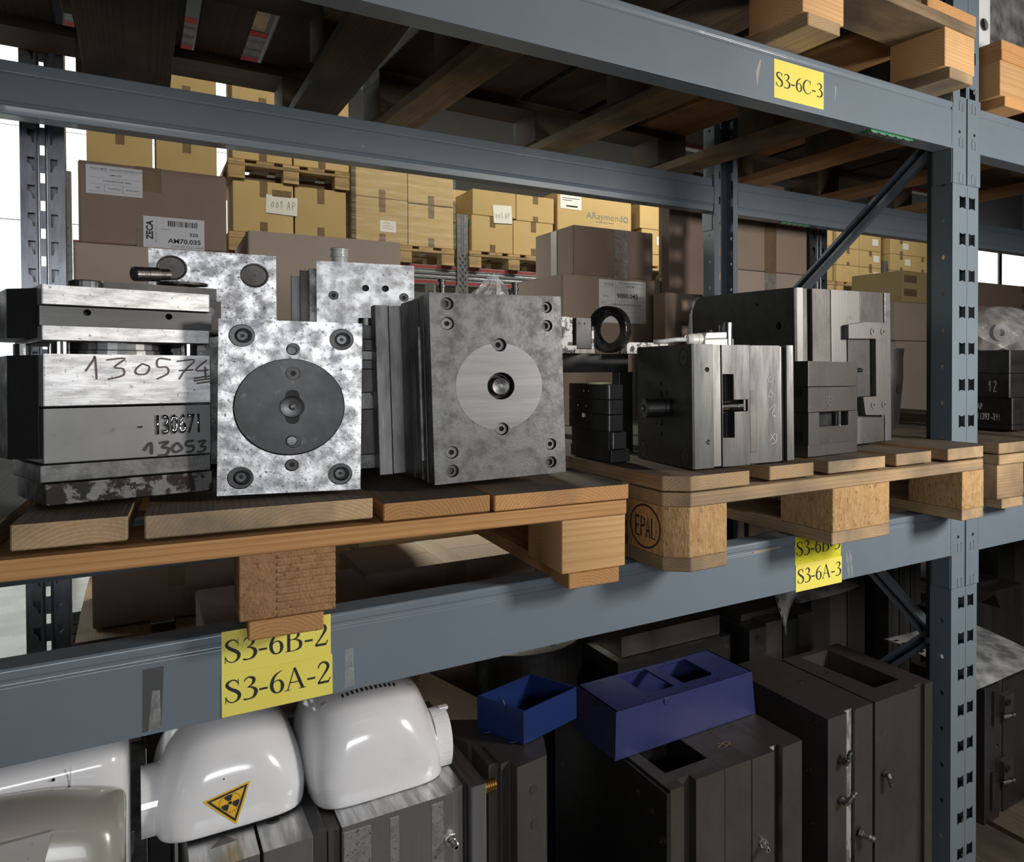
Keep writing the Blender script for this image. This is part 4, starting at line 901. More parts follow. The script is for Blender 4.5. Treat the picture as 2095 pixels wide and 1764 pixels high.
q = MB().lathe((0, 0, 0), Vector((-.5, -.8, 0)), [(.010, 0), (.024, 0), (.024, .03), (.010, .03), (.010, 0)], 22).obj('rubber_bushing', BLACKP, None, (.475, .23, .408)); tag(q, 'black rubber bushing inside the clear bag at the right edge', 'bushing')
# film wrapped load above the right bay pallet
t = thing('wrapped_crate', 'black film-wrapped load on the upper right pallet, top right corner', 'crate', (.12, .06, ZT + .1460), (0, 0, R(3)))
MB().box(0, .7, 0, .6, 0, .5).obj('crate_body', BLACKP, t, bevel=.004)
MB().box(.008, .09, -.004, -.001, .012, .2).obj('crate_label', PAPER, t)
MB().cyl((.062, -.001, .085), (0, -1, 0), .014, .008, 20).obj('crate_port', BLACKS, t)
m = MB(); m.grid(lambda u, v: (-.015 + .73 * u, -.012 - .006 * math.sin(40 * u + 9 * v), .52 * v), 40, 12); m.grid(lambda u, v: (-.014 - .005 * math.sin(30 * u + 7 * v), -.012 + .6 * u, .52 * v), 20, 12)
m.obj('crate_film', FILM, t, smooth=True)

# ------------------------------------------------------------------ cartons
def carton(label, x0, x1, y0, y1, z0, z1, mat, tape='v', rot=0, group=None, cat='carton', flaps=False, half=None):
    t = thing('cardboard_box', label, cat, (x0, y0, z0), (0, 0, R(rot)), group)
    W, D, H = x1 - x0, y1 - y0, z1 - z0; b = min(.006, W * .02)
    m = MB(); n = 4
    m.box(0, W, 0, D, 0, H - .001); m.obj('box_body', mat, t, bevel=b)
    g = .0015
    MB().box(.002, W - .002, .002, D / 2 - g, H - .001, H + .002).obj('top_flap', mat, t, bevel=.001); MB().box(.002, W - .002, D / 2 + g, D - .002, H - .001, H + .002).obj('top_flap', mat, t, bevel=.001)
    tm = TAPE; w = .052
    if 'v' in tape:
        tx = W * (half or .5)
        MB().box(tx - w / 2, tx + w / 2, -.0006, 0, H * .70, H).box(tx - w / 2, tx + w / 2, 0, D, H + .002, H + .0026).obj('packing_tape', tm, t)
        MB().box(tx - w / 2, tx + w / 2, -.0006, 0, 0, H * .22).obj('packing_tape', tm, t)
    if 'l' in tape:
        MB().box(-.0006, 0, D / 2 - w / 2, D / 2 + w / 2, H * .68, H).box(0, W, D / 2 - w / 2, D / 2 + w / 2, H + .002, H + .0026).obj('packing_tape', tm, t)
        MB().box(-.0006, 0, D / 2 - w / 2, D / 2 + w / 2, 0, H * .25).obj('packing_tape', tm, t)
    return t
def paper(t, x0, z0, w, h, mat=PAPERB, name='box_label', y=-.0012, tilt=0):
    return MB().box(0, w, -.0003, .0003, 0, h).obj(name, mat, t, (x0, y, z0), (0, R(tilt), 0))
def lines(p, rows, mat=INKG):
    m = MB()
    for x0, x1, z, th in rows: m.box(x0, x1, -.0007, -.0004, z, z + th)
    return m.obj('printed_lines', mat, p)
# back-to-back rack: galvanised uprights, striped beam, pallet level
def gpost(label, x, y, z0, z1, w=.075, slots=True, mat=GALVD, dots=False):
    t = thing('galvanised_upright', label, 'rack upright', (x, y, z0)); H = z1 - z0; n = int(H / .0615)
    hs = []
    for k in range(n):
        z = .03 + k * .0615
        if z > H - .04: break
        if z0 + z > -.75 and z0 + z < 1.3:
            for s, cx in ((1, w * .24), (-1, w * .76)): hs.append(([(cx - s * .006, z + .012), (cx + s * .0065, z + .012), (cx + s * .0065, z - .018), (cx + s * .003, z - .018), (cx + s * .0005, z - .006), (cx - s * .006, z)], None))
            hs.append((rect(w * .5 - .004, w * .5 + .004, z + .018, z + .040), None))
    MB().plate(rect(0, w, 0, H), hs, .002).obj('post_face', mat, t, bevel=.0005)
    MB().box(w * .38, w * .43, -.005, 0, 0, H).box(w * .57, w * .62, -.005, 0, 0, H).obj('post_ribs', mat, t, bevel=.002)
    for xx in (0, w - .002):
        MB().box(xx, xx + .002, .002, .06, 0, H).obj('post_side', mat, t)
    for u0, u1 in ((.004, w * .40), (w * .60, w - .004)): MB().box(u0, u1, .050, .052, 0, H).obj('post_back', mat, t)
    return t
gpost('dark galvanised upright with keyhole slots at the left edge, behind the blue rack', -1.622, 1.25, FZ, 2.0)
gpost('galvanised upright right of the rear blue post, partly behind the brace', .668, 1.25, FZ, 2.0, .092)
gpost('galvanised upright at the far right, behind the blue post', 2.95, 1.25, FZ, 2.0, .08)
t = thing('striped_rack_beam', 'galvanised beam with red stripes seen through the gaps of the upper pallets', 'rack beam', (-2.7, 2.25, 1.386))
BP = [(0, 0), (-.004, .004), (-.004, .026), (.002, .03), (.002, .038), (-.006, .042), (-.006, .050), (.001, .054), (.001, .066), (-.006, .070), (-.006, .080), (.002, .084), (.002, .094), (-.004, .098), (-.004, .118), (0, .122), (.05, .122), (.05, 0)]
MB().prism(BP, 0, 5.6, 'x').obj('beam_profile', GALV, t)
for z in (.005, .099): MB().box(0, 5.6, -.0046, -.0041, z, z + .019).obj('red_stripe', REDSTRIPE, t)
t = thing('galvanised_rack_beam', 'galvanised beam of the back rack holding the brown cartons, low in the dark', 'rack beam', (-1.6, 1.27, -.60)); MB().prism(BP, 0, 4.6, 'x').obj('beam_profile', GALVD, t)
t = thing('galvanised_rack_beam', 'rear galvanised beam of the back rack carton level, low in the dark', 'rack beam', (-1.6, 2.25, -.60)); MB().prism(BP, 0, 4.6, 'x').obj('beam_profile', GALVD, t)
for i, (x, lab) in enumerate(((-1.545, 'pallet of the back rack under the left brown carton stack'), (-.60, 'pallet of the back rack behind the middle molds'), (.30, 'pallet of the back rack behind the rear blue post'), (1.40, 'pallet of the back rack at the far right'))):
    pallet(lab, (x, 1.325, -.478), 0, .8, 1.0, EPD, EPC, EPC, (PINEL, PINEG, PINEG), None)
Z0 = -.329
c = carton('dark brown carton low in the gap under the left pallet, label AM85.198', -1.515, -1.10, 1.40, 1.80, Z0, .012, CARDB)
p = paper(c, .107, .145, .125, .105); text('label_text', 'AM85.198', .021, p, (.046, -.0008, .045), (0, 0, 0), .02); text('label_text', 'CONF. 2070 NERO CONNESS. 1000', .0062, p, (.02, -.0008, .026), (0, 0, 0), .0, INKG)
text('label_logo', 'ZECA', .034, p, (.029, -.0008, .008), (0, R(-90), 0), .03)
MB().box(.15, .185, -.0022, -.0014, .08, .20).obj('packing_tape', TAPE, c)
c = carton('plain brown carton in the middle of the left stack, behind the two-insert mold', -1.541, -1.215, 1.39, 1.80, .015, .612, CARDP, '')
c = carton('brown carton topmost of the left stack, with two labels, one reading AM70.035', -1.531, -1.232, 1.40, 1.78, .616, .812, CARDB, 'v', half=.455)
p = paper(c, .0145, .120, .109, .070); lines(p, [(.006, .103, .056, .0006), (.006, .103, .040, .0006), (.006, .103, .024, .0006), (.006, .103, .006, .0006), (.035, .0356, .006, .018), (.07, .0706, .006, .018), (.038, .0386, .056, .01)])
for s, x, z in (('PLASTOMAR', .008, .0595), ('IDENTIFICAZIONE PRODOTTO', .045, .0595), ('AM70.035', .045, .046), ('CONNESSIONE NERA', .032, .031), ('320', .018, .013), ('PLASTICA', .042, .013), ('20.03.2014', .076, .013)): text('label_text', s, .0058, p, (x, -.0008, z), (0, 0, 0), .01, INKG)
p = paper(c, .124, -.001, .126, .078)
text('label_logo', 'ZECA', .0185, p, (.019, -.0008, .020), (0, R(-90), 0), .035); text('label_text', '320', .0125, p, (.094, -.0008, .034), (0, 0, 0), .015); text('label_text', 'AM70.035', .0165, p, (.050, -.0008, .014), (0, 0, 0), .02)
text('label_text', 'COP. ET COL. NERO', .008, p, (.056, -.0008, .003), (0, 0, 0), 0, INKG); text('label_text', 'QUANTITA', .004, p, (.036, -.0008, .046), (0, 0, 0), 0, INKG); text('label_text', 'DIELLE M  ART. 550', .0045, p, (.027, -.0008, .012), (0, R(-90), 0), 0, INKG)
m = MB(); x = .050; random.seed(5)
while x < .112: wd_ = random.choice((.0008, .0015, .0025)); m.box(x, x + wd_, -.0007, -.0004, .056, .070); x += wd_ + random.choice((.0008, .0015, .002))
m.obj('barcode', INK, p)
c = carton('pale carton with a taped seam, behind the plate with two holes', -1.190, -.815, 1.35, 1.80, .016, .670, CARDP, '')
c.rotation_euler.z = R(-1)
MB().box(.155, .215, -.0008, 0, .30, .57).obj('packing_tape', TAPEC, c)
c = carton('kraft carton under the taped box, left of the 9000.045 sheet', -.42, -.02, 1.26, 1.62, -.329, .10, CARD, '')
c = carton('wide kraft carton carrying the white sheet 9000.045', -.352, .06, 1.27, 1.66, .105, .605, CARD, '')
c.rotation_euler.z = R(2)
p = paper(c, .128, .352, .178, .142, PAPER, 'product_sheet'); lines(p, [(.004, .174, .118, .0006), (.004, .174, .072, .0006), (.004, .174, .050, .0006), (.004, .174, .036, .0006), (.004, .174, .020, .0006), (.062, .0626, .02, .116), (.020, .052, .130, .0012), (.052, .0532, .122, .009)])
for s, x, z, sz, b in (('9000.045', .066, .083, .022, .02), ('ZECA', .014, .085, .0085, .0), ('SUPPORTO SPAZZOLE H. 33.5', .046, .058, .0085, .01), ('CONFORME', .098, .121, .0065, .01), ('SCHEDA IDENTIFICAZIONE PRODOTTO', .072, .131, .005, 0), ('Tecnostamp', .018, .124, .007, 0), ('FORNITORE', .008, .028, .004, 0), ('QUANTITA', .008, .066, .004, 0)): text('sheet_text', s, sz, p, (x, -.0008, z), (0, 0, 0), b, INK)
hand('sheet_pencil', hwrite('3600', .012, .014, .7), .0011, p, (.012, -.0008, .052), mat=PENCIL)
c = carton('grey-brown carton right of the 9000.045 sheet, with clear tape', -.070, .14, 1.11, 1.19, -.329, .550, CARD, '')
MB().box(.085, .135, -.0012, 0, .56, .87).obj('clear_tape', TAPEC, c)
c = carton('kraft carton with clear tape on top of the 9000.045 carton', -.300, -.005, 1.30, 1.62, .609, .770, CARDB, '')
c.rotation_euler.z = R(0)
MB().box(.145, .195, -.0012, 0, .0, .16).obj('clear_tape', TAPEC, c); MB().box(-.0012, 0, .13, .18, 0, .16).obj('packing_tape', TAPE, c)
c = carton('dark kraft carton left of the rear blue post', -.0, .185, 1.20, 1.255, .10, .98, CARDB, '')
MB().box(.0, .135, -.0014, -.0002, .515, .5165).obj('carton_seam', INKG, c)
c = carton('large kraft carton between the rear blue post and the galvanised upright', .190, .612, 1.20, 1.6, .66, .98, CARD, '')
MB().box(.215, .270, -.0008, 0, -.005, .245).obj('packing_tape', TAPE, c)
c = carton('plain kraft carton below the large one right of the rear post', .190, .616, 1.20, 1.6, .10, .656, CARDP, '')
MB().box(.215, .270, -.0008, 0, .40, .556).obj('packing_tape', TAPEC, c)
for x in (.05, .35): carton('carton low behind the rear post, in the dark gap, label 8400.083', x, x + .28, 1.22, 1.6, Z0, .095, CARD, '', group='cartons low behind the rear post') if x > .1 else carton('carton low behind the right pallet feet, left one', x, x + .28, 1.22, 1.6, Z0, .095, CARD, '')
c = [o for o in bpy.data.objects if 'label 8400.083' in str(o.get('label', ''))]
if c:
    p = paper(c[0], .03, .085, .150, .080, PAPER); text('label_text', '8400.083', .024, p, (.03, -.0008, .045), (0, 0, 0), .015)
# the ones in the lit gap under the left pallet
c = carton('kraft carton with crossed tape, lit from above in the gap under the left pallet', -.930, -.60, 1.36, 1.72, Z0, -.118, CARDY, 'vl')
c = carton('kraft carton right of the crossed-tape one in the gap', -.59, -.44, 1.33, 1.66, Z0, -.135, CARDY, 'v')
carton('low kraft carton in front of the crossed-tape one in the gap', -1.04, -.935, 1.34, 1.6, Z0, -.215, CARDY, '')
# right side
c = carton('yellowish open carton with two tape strips, left of the blue post', 1.47, 1.72, 1.50, 1.85, .615, .765, CARDY, '')
for z in (.03, .095): MB().box(.01, .10, -.001, 0, z, z + .035).obj('packing_tape', TAPE, c)
c = carton('long pale carton under the yellowish one, left of the blue post', 1.40, 1.68, 1.48, 1.85, .43, .61, CARDP, '')
carton('plain carton under the long pale one, left of the blue post', 1.39, 1.72, 1.46, 1.85, -.329, .425, CARDP, '')
carton('brown carton on the far right, upper one right of the post', 1.90, 2.85, 1.45, 1.85, .615, .735, CARDB, 'v')
carton('pale brown carton under the upper one, right of the post', 1.86, 2.90, 1.42, 1.85, .30, .612, CARDP, '')
carton('lowest brown carton on the far right behind the clear bag', 1.86, 2.90, 1.44, 1.85, -.329, .296, CARD, '')

# ------------------------------------------------------------------ far rack across the aisle
FY = 6.3; FL = 1.19
for x, lab in ((-1.87, 'far galvanised upright by the daylit door'), (.855, 'far galvanised upright between two wrapped carton loads'), (3.58, 'far galvanised upright hidden by the rear blue post'), (6.28, 'far galvanised upright among the small cartons')):
    gpost(lab, x, FY - .02, FZ, 1.66, .095, mat=GALV)
for k, (x0, x1) in enumerate(((-1.77, .85), (.955, 3.575), (3.68, 6.275), (6.38, 9.0))):
    t = thing('striped_rack_beam', ('far striped beam under the carton loads left of the far upright', 'far striped beam under the carton loads right of the far upright', 'far striped beam behind the rear blue post', 'far striped beam under the small cartons at right')[k], 'rack beam', (x0, FY, FL - .17))
    MB().prism([(y * 1.3, z * 1.38) for y, z in BP], 0, x1 - x0, 'x').obj('beam_profile', GALV, t)
    for z in (.007, .137): MB().box(0, x1 - x0, -.0062, -.0053, z, z + .026).obj('red_stripe', REDSTRIPE, t)
    t = thing('galvanised_rack_beam', ('far rear beam of bay one', 'far rear beam of bay two', 'far rear beam of bay three', 'far rear beam of bay four')[k], 'rack beam', (x0, FY + 1.0, FL - .17)); MB().prism([(y * 1.3, z * 1.38) for y, z in BP], 0, x1 - x0, 'x').obj('beam_profile', GALV, t)
    t = thing('striped_rack_beam', ('far low striped beam of bay one, in shade', 'far low striped beam of bay two, in shade', 'far low striped beam of bay three, in shade', 'far low striped beam of bay four, in shade')[k], 'rack beam', (x0, FY, FL - .62)); MB().prism([(y * 1.3, z * 1.38) for y, z in BP], 0, x1 - x0, 'x').obj('beam_profile', GALV, t)
def fpal(label, x, w=.82, z=FL, y=FY - .05):
    n = [(0, .13 * w), (.22 * w, .36 * w), (.43 * w, .57 * w), (.64 * w, .78 * w), (.87 * w, w)]
    return pallet(label, (x, y, z), 0, w, 1.1, n, [(0, .13 * w), (.435 * w, .565 * w), (.87 * w, w)], [(0, .13 * w), (.435 * w, .565 * w), (.87 * w, w)], (FARWOOD, FARWOOD, FARWOOD), None)
fpal('far pallet under the leftmost carton load', -1.72); fpal('far pallet under the load with the 001 sheet', -.86)
fpal('far pallet under the wrapped load, left of the far upright', .0); fpal('far pallet under the load with the green tags', .955)
fpal('far pallet under the wide carton with printed name', 1.80); fpal('far pallet under the small carton behind the crate', 2.72)
ZF = FL + .148
def fc(label, x0, x1, z0, z1, y=FY - .03, tape='v', mat=CARDY, d=.5, **k): return carton(label, x0, x1, y, y + d, z0, z1, mat, tape, **k)
G1, G2 = 'far cartons of the leftmost load', 'far cartons above the 001 load'
for k, x in enumerate((-1.69, -1.30)):
    for j, (z0, z1) in enumerate(((ZF, 1.66), (1.664, 1.985), (1.99, 2.31), (2.315, 2.64))): fc('far kraft carton, %s row %s, leftmost load' % (('lowest', 'second', 'third', 'topmost')[j], ('left', 'right')[k]), x, x + .37, z0, z1)
c = fc('far kraft carton left of two, with the white 001 sheet', -.83, -.425, ZF, 1.742)
p = paper(c, .215, .165, .215, .145, PAPER, 'taped_sheet', -.004, 2); hand('sheet_pencil', hwrite('001 AP', .042, .062, .75), .006, p, (.035, -.001, .045), mat=PENCIL)
MB().box(.26, .39, -.006, -.003, .30, .35).obj('packing_tape', TAPE, c)
fc('far kraft carton right of the one with the 001 sheet', -.415, -.045, ZF, 1.735)
fpal('far pallet stacked on top of the 001 load', -.86, .84, 1.748)
for k, x in enumerate((-.83, -.42)):
    for j, z in enumerate((1.898, 2.305)): fc('far kraft carton on the stacked upper pallet, %s %s one' % (('lower', 'upper')[j], ('left', 'right')[k]), x, x + .40, z, z + .40)
c = fc('far wrapped carton, lower left, with a small white note', .03, .435, ZF, 1.715)
p = paper(c, .185, .10, .125, .095, PAPER, 'note'); hand('note_pencil', [[(.02, .07), (.05, .08), (.08, .07)], [(.02, .05), (.06, .055), (.11, .045)], [(.02, .03), (.05, .035), (.10, .025)]], .005, p, (0, -.001, 0), mat=PENCIL)
fc('far wrapped carton, lower right of that load', .44, .82, ZF, 1.70); fc('far wrapped carton, upper left of that load', .03, .435, 1.72, 2.06); fc('far wrapped carton, upper right of that load', .44, .82, 1.712, 2.06)
m = MB(); m.grid(lambda u, v: (-.01, FY - .05 + .6 * u, ZF + .75 * v), 6, 10); m.grid(lambda u, v: (-.01 + .845 * u, FY - .052 - .004 * math.sin(60 * v), ZF + .75 * v), 8, 30)
tag(m.obj('stretch_wrap', WRAP), 'clear stretch wrap round the far load left of the far upright', 'stretch wrap')
c = fc('far kraft carton, lower left, with green tags, right of the far upright', .98, 1.36, ZF, 1.665, d=.42); 
for cc in (c,): MB().box(-.001, 0, .05, .15, .23, .30).obj('green_tag', GREEN, cc)
fc('far kraft carton, lower right of the green tag load', 1.365, 1.755, ZF, 1.655)
c = fc('far kraft carton with a curled white sheet 003', .99, 1.39, 1.67, 1.90, tape='')
p = paper(c, .19, -.06, .175, .165, PAPER, 'taped_sheet', -.006, -3); hand('sheet_pencil', hwrite('003 AP', .034, .05, .75), .005, p, (.02, -.001, .045), mat=PENCIL)
fc('far kraft carton right of the 003 sheet', 1.395, 1.765, 1.66, 1.90)
for j, z in enumerate((ZF, 1.67)): fc('far kraft carton at the back left of the green tag load, %s' % ('lower', 'upper')[j], .86, 1.25, z, z + .31, y=FY + .50, tape='')
m = MB(); m.grid(lambda u, v: (.84 + .135 * u, FY + .06 + .4 * u + .01 * math.sin(20 * v), 1.60 + .42 * v), 6, 12)
tag(m.obj('stretch_wrap', WRAP), 'crumpled stretch wrap over the far load with green tags', 'stretch wrap')
c = fc('far wide carton with the printed name and white label', 1.80, 2.60, 1.56, 1.98, tape='')
text('printed_name', 'ARaymond', .09, c, (.30, -.002, .20), (0, 0, 0), .0, INKG); MB().lathe((.735, -.001, .225), (0, -1, 0), [(.018, 0), (.030, 0), (.030, .001), (.018, .001)], 20).box(.40, .60, -.002, -.001, .17, .174).obj('printed_mark', INKG, c)
p = paper(c, .03, .265, .22, .15, PAPER); lines(p, [(.02, .2, .10, .006), (.02, .12, .08, .006), (.06, .18, .02, .016)], INK)
c = fc('far carton under the wide printed one', 1.80, 2.60, ZF, 1.555, tape=''); paper(c, .02, .1, .12, .10, PAPER)
c = fc('far yellow carton with a small white tag, right of the printed one', 2.72, 3.20, 1.46, 1.715, tape=''); paper(c, .18, .10, .12, .09, PAPER)
fc('far carton under the yellow tagged one', 2.72, 3.2, ZF, 1.455, tape=''); fc('far yellow carton above the tagged one', 2.70, 3.18, 1.72, 1.98, tape='')
t = thing('plastic_crate', 'purple and blue plastic crate on a grey pallet behind the taped carton', 'crate', (2.70, FY - .02, FL - .30))
m = MB().box(0, .31, 0, .4, 0, .11); m.obj('crate_side', PURPLE, t, bevel=.004); MB().box(.32, .70, 0, .4, 0, .11).obj('crate_side', BPLAS2, t, bevel=.004)
for k in range(7): MB().box(.03 + k * .09, .08 + k * .09, -.003, .002, .04, .07).obj('crate_slot', HOLE, t)
t = thing('plastic_pallet', 'pale grey plastic pallet under the purple and blue crate', 'pallet', (2.66, FY - .05, FL - .45))
MB().box(0, .8, 0, .5, .11, .145).obj('pallet_deck', GREYP, t, bevel=.004)
for x in (0, .33, .66): MB().box(x, x + .14, 0, .5, 0, .11).obj('pallet_foot', GREYP, t, bevel=.006)
t = thing('paper_bag', 'white folded bags on the purple crate', 'bag', (2.70, FY, FL - .188)); MB().box(0, .3, 0, .3, 0, .10).obj('bag_body', PAPER, t, bevel=.02); MB().box(.33, .6, 0, .3, 0, .12).obj('bag_body', PAPER, t, bevel=.02)
# small cartons to the right
k = 0
for x, lab in ((4.55, 'a'), (5.46, 'b'), (6.42, 'c'), (7.40, 'd')): fpal({'a': 'far pallet under the small cartons by the rear upright', 'b': 'far pallet under the small cartons at mid right', 'c': 'far pallet under the small cartons by the blue post', 'd': 'far pallet right of the blue post'}[lab], x, .86 if lab != 'b' else .80)
random.seed(11)
for b, (px, n, wd_) in enumerate(((4.55, 2, .425), (5.46, 2, .395), (6.42, 2, .42), (7.40, 2, .42))):
    for i in range(n):
        for j in range(4):
            z = ZF + j * .212
            c = fc('small far kraft carton, %s column, row %s from below, %s' % (('left', 'right')[i], ('one', 'two', 'three', 'four')[j], ('stack by the galvanised upright', 'second stack from the upright', 'stack beside the blue post', 'stack right of the blue post')[b]), px + i * wd_, px + i * wd_ + wd_ - .006, z, z + .208, tape='v' if (i + j) % 3 else '', d=.4)
            if (i + 2 * j + b) % 2 == 0: paper(c, wd_ * random.uniform(.55, .68), .075, .11, .085, PAPER, 'box_tag')

# ------------------------------------------------------------------ lower level, left: white housings and their mold
ZW = -.2804
t = thing('injection_mold', 'bright vertical-plate mold under the two white housings, brass spring at its side', 'mold', (-1.378, 0, LW))
H = ZW - LW
VB = surf('vertical_machined_steel', (.60, .60, .60), (.40, .40, .40), metal=1, rough=.32, r2=.42, sc=5, st=(14, 1, .3), thr=(.42, .56), bump=.05, bsc=30, bst=(14, 1, .5))
slabs(t, [(0, .0700, .001, .42, VB, 0, H - .0005), (.0005, .069, .0, .012, VB, 0, H - .018), (.0735, .1280, .0, .42, VB, 0, H), (.1285, .1440, .004, .42, MIDS, 0, H), (.1455, .1600, .008, .42, DARKW, 0, H - .004)], 0, H, VB)
MB().prism([(.1608, .0), (.3035, .0), (.3035, .014), (.3195, .014), (.3195, .42), (.1608, .42)], 0, H).obj('cavity_plate', VB, t, bevel=.0014)
for x0, x1 in ((.1625, .195), (.2185, .230), (.272, .288)): MB().box(x0, x1, -.0008, .0, 0, H - .008).obj('polished_strip', BRIGHT, t, bevel=.0005)
MB().box(.3205, .3255, .016, .40, 0, H - .003).obj('gasket_plate', DARKS, t)
MB().box(.3262, .3480, -.002, .42, 0, H).obj('rear_clamp_plate', VB, t, bevel=.0022)
m = MB()
for k in range(7): m.lathe((.348 + k * .0033, .03, H - .022), (1, 0, 0), [(.0085, 0), (.0100, .0008), (.0100, .0018), (.0085, .0033)], 18)
m.cyl((.371, .03, H - .022), (1, 0, 0), .0085, .0005, 18); m.obj('brass_spring', BRASS, t)
nipple(t, (.2975, -.0005, H - .0635), (0, -1, 0), 1.0, CHROME)
nipple(t, (.060, -.0005, H - .115), (0, -1, 0), .9, CHROME)
m = MB(); m.tube([(x, -.0012 - .0008 * (i % 2), H - .022) for i, x in enumerate([.004 + .0016 * k for k in range(40)])], .0012, 6); m.obj('braided_cord', GREYL, t)
m = MB().prism([(.022, .05), (.052, .052), (.037, .075)], H - .0008, H - .0003); m.obj('triangle_stain', MIDS, t)
MB().cyl((.092, .072, H - .0006), (0, 0, 1), .0075, .0008, 20).obj('flush_plug', GREYL, t)

def housing(name, label, cx, cy, z0, prof, front):
    """prof rows = (z, half width, front y, back y, x shift); superellipse sections"""
    t = thing(name, label, 'housing', (cx, cy, z0)); m = MB(); n = 64; rows = spl(prof, 5)
    vs = []
    for z, a, f, b, s in rows:
        c = (f + b) / 2; h = (b - f) / 2; e = .38 + .5 * max(0, z - .03) / .11
        for i in range(n):
            q = 6.28318 * i / n; cs, sn = math.cos(q), math.sin(q)
            vs.append((s + a * math.copysign(abs(cs) ** e, cs), c + h * math.copysign(abs(sn) ** e, sn), z))
    fs = [(k * n + i, k * n + (i + 1) % n, (k + 1) * n + (i + 1) % n, (k + 1) * n + i) for k in range(len(rows) - 1) for i in range(n)]
    fs.append(tuple(range((len(rows) - 1) * n, len(rows) * n)))
    m.add(vs, fs); o = m.obj('housing_shell', SHELL, t, smooth=True)
    return t, BVHTree.FromPolygons([Vector(v) for v in vs], fs), vs
def drape(bvh, pts, y, off):
    out = []
    for x, z in pts:
        h = bvh.ray_cast(Vector((x, y, z)), Vector((0, 1, 0)))
        out.append((h[0].x, h[0].y - off, h[0].z) if h[0] else (x, 0, z))
    return out
t, bv, _ = housing('equipment_housing', 'white glossy rounded housing with top vents, right one of the two', -1.152, .165, ZW,
    [(0, .083, -.115, .11, 0), (.004, .086, -.119, .115, -.001), (.03, .088, -.118, .115, -.003), (.06, .087, -.113, .112, -.006), (.09, .081, -.105, .105, -.009), (.112, .073, -.092, .09, -.010), (.124, .060, -.076, .075, -.010), (.131, .044, -.056, .056, -.009), (.1345, .024, -.030, .030, -.008), (.135, .004, -.005, .005, -.008)], 0)
m = MB()
for r_ in range(3):
    for k in range(12):
        x = -.043 + k * .0062; y = -.050 + r_ * .018
        h = bv.ray_cast(Vector((x, y, .3)), Vector((0, 0, -1)))
        if h[0]: m.box(x - .0012, x + .0012, y - .005, y + .005, h[0].z - .002, h[0].z + .0009)
m.obj('vent_slots', HOLE, t)['kind'] = 'stuff'
for x in (-.066, .048):
    h = bv.ray_cast(Vector((x, -.045, .3)), Vector((0, 0, -1)))
    if h[0]: MB().cyl(h[0] - Vector((0, 0, .001)), h[1], .0042, .0016, 16).obj('screw_dimple', GREYP, t)
def collar(cx_, cy_, cz_, r, d, L, n=30):
    a0 = math.asin(min(1, (cz_ - .001) / r)); m = MB()
    def f(u, k): a = -a0 + (math.pi + 2 * a0) * u; x, q = ((0, r), (L, r), (L, r - .003), (0, r - .003))[k]; return (cx_ + d * x, cy_ + q * math.cos(a), cz_ + q * math.sin(a))
    m.grid(lambda u, v: f(u, round(v * 3)), n, 3); return m
collar(.076, -.045, .03, .046, 1, .022).obj('side_collar', SHELL, t)
MB().box(.090, .103, -.05, -.04, .072, .077).obj('collar_clip', SHELL, t, bevel=.001)
t, bv, _ = housing('equipment_housing', 'white glossy rounded housing with the yellow radiation warning sticker', -1.327, .19, ZW + .004,
    [(0, .079, -.110, .11, .0), (.003, .0835, -.1165, .115, .0), (.03, .085, -.1165, .115, .0), (.055, .082, -.113, .112, .000), (.075, .0765, -.108, .107, -.001), (.095, .068, -.099, .097, -.002), (.112, .058, -.087, .085, -.002), (.126, .046, -.071, .07, -.002), (.137, .031, -.05, .05, -.002), (.143, .004, -.01, .01, -.002)], 0)
collar(-.074, -.035, .028, .048, -1, .0225).obj('side_collar', SHELL, t)
MB().box(-.080, -.06, -.083, -.03, .0, .005).obj('collar_foot', SHELL, t, bevel=.001)
# radiation warning triangle draped on the front face (point down, tilted)
def tri(cx, cz, r, rot): return [(cx + r * math.cos(R(rot + 120 * i)), cz + r * math.sin(R(rot + 120 * i))) for i in range(3)]
def patch(poly, off, mat, name, par, holes=()):
    """flat outline cut fine and laid on the curved shell"""
    bmx = bmesh.new(); loops = [[Vector((u, v, 0)) for u, v in poly]] + [[Vector((u, v, 0)) for u, v in h] for h in holes]
    flat = [p for l in loops for p in l]; vv = [bmx.verts.new(p) for p in flat]
    for f in tess(loops):
        try: bmx.faces.new([vv[i] for i in f])
        except ValueError: pass
    for _ in range(3 if len(poly) < 8 else 1): bmesh.ops.subdivide_edges(bmx, edges=bmx.edges[:], cuts=1, use_grid_fill=True)
    bmesh.ops.triangulate(bmx, faces=bmx.faces[:])
    pts = drape(bv, [(v.co.x, v.co.y) for v in bmx.verts], -.4, off)
    for v, p in zip(bmx.verts, pts): v.co = p
    bmx.normal_update()
    bmesh.ops.reverse_faces(bmx, faces=[f for f in bmx.faces if f.normal.y > 0])
    me = bpy.data.meshes.new(name); bmx.to_mesh(me); bmx.free(); me.materials.append(mat); return link(name, me, par)
sx, sz, rt = -.006, .036, 30 + 12 + 240
st = patch(tri(sx, sz, .0305, rt), .0006, WARN, 'warning_sticker', t); st['label'] = 'yellow triangular radiation warning sticker'
patch(tri(sx, sz, .0262, rt), .0009, INK, 'sticker_border', st, [tri(sx, sz, .0215, rt)])
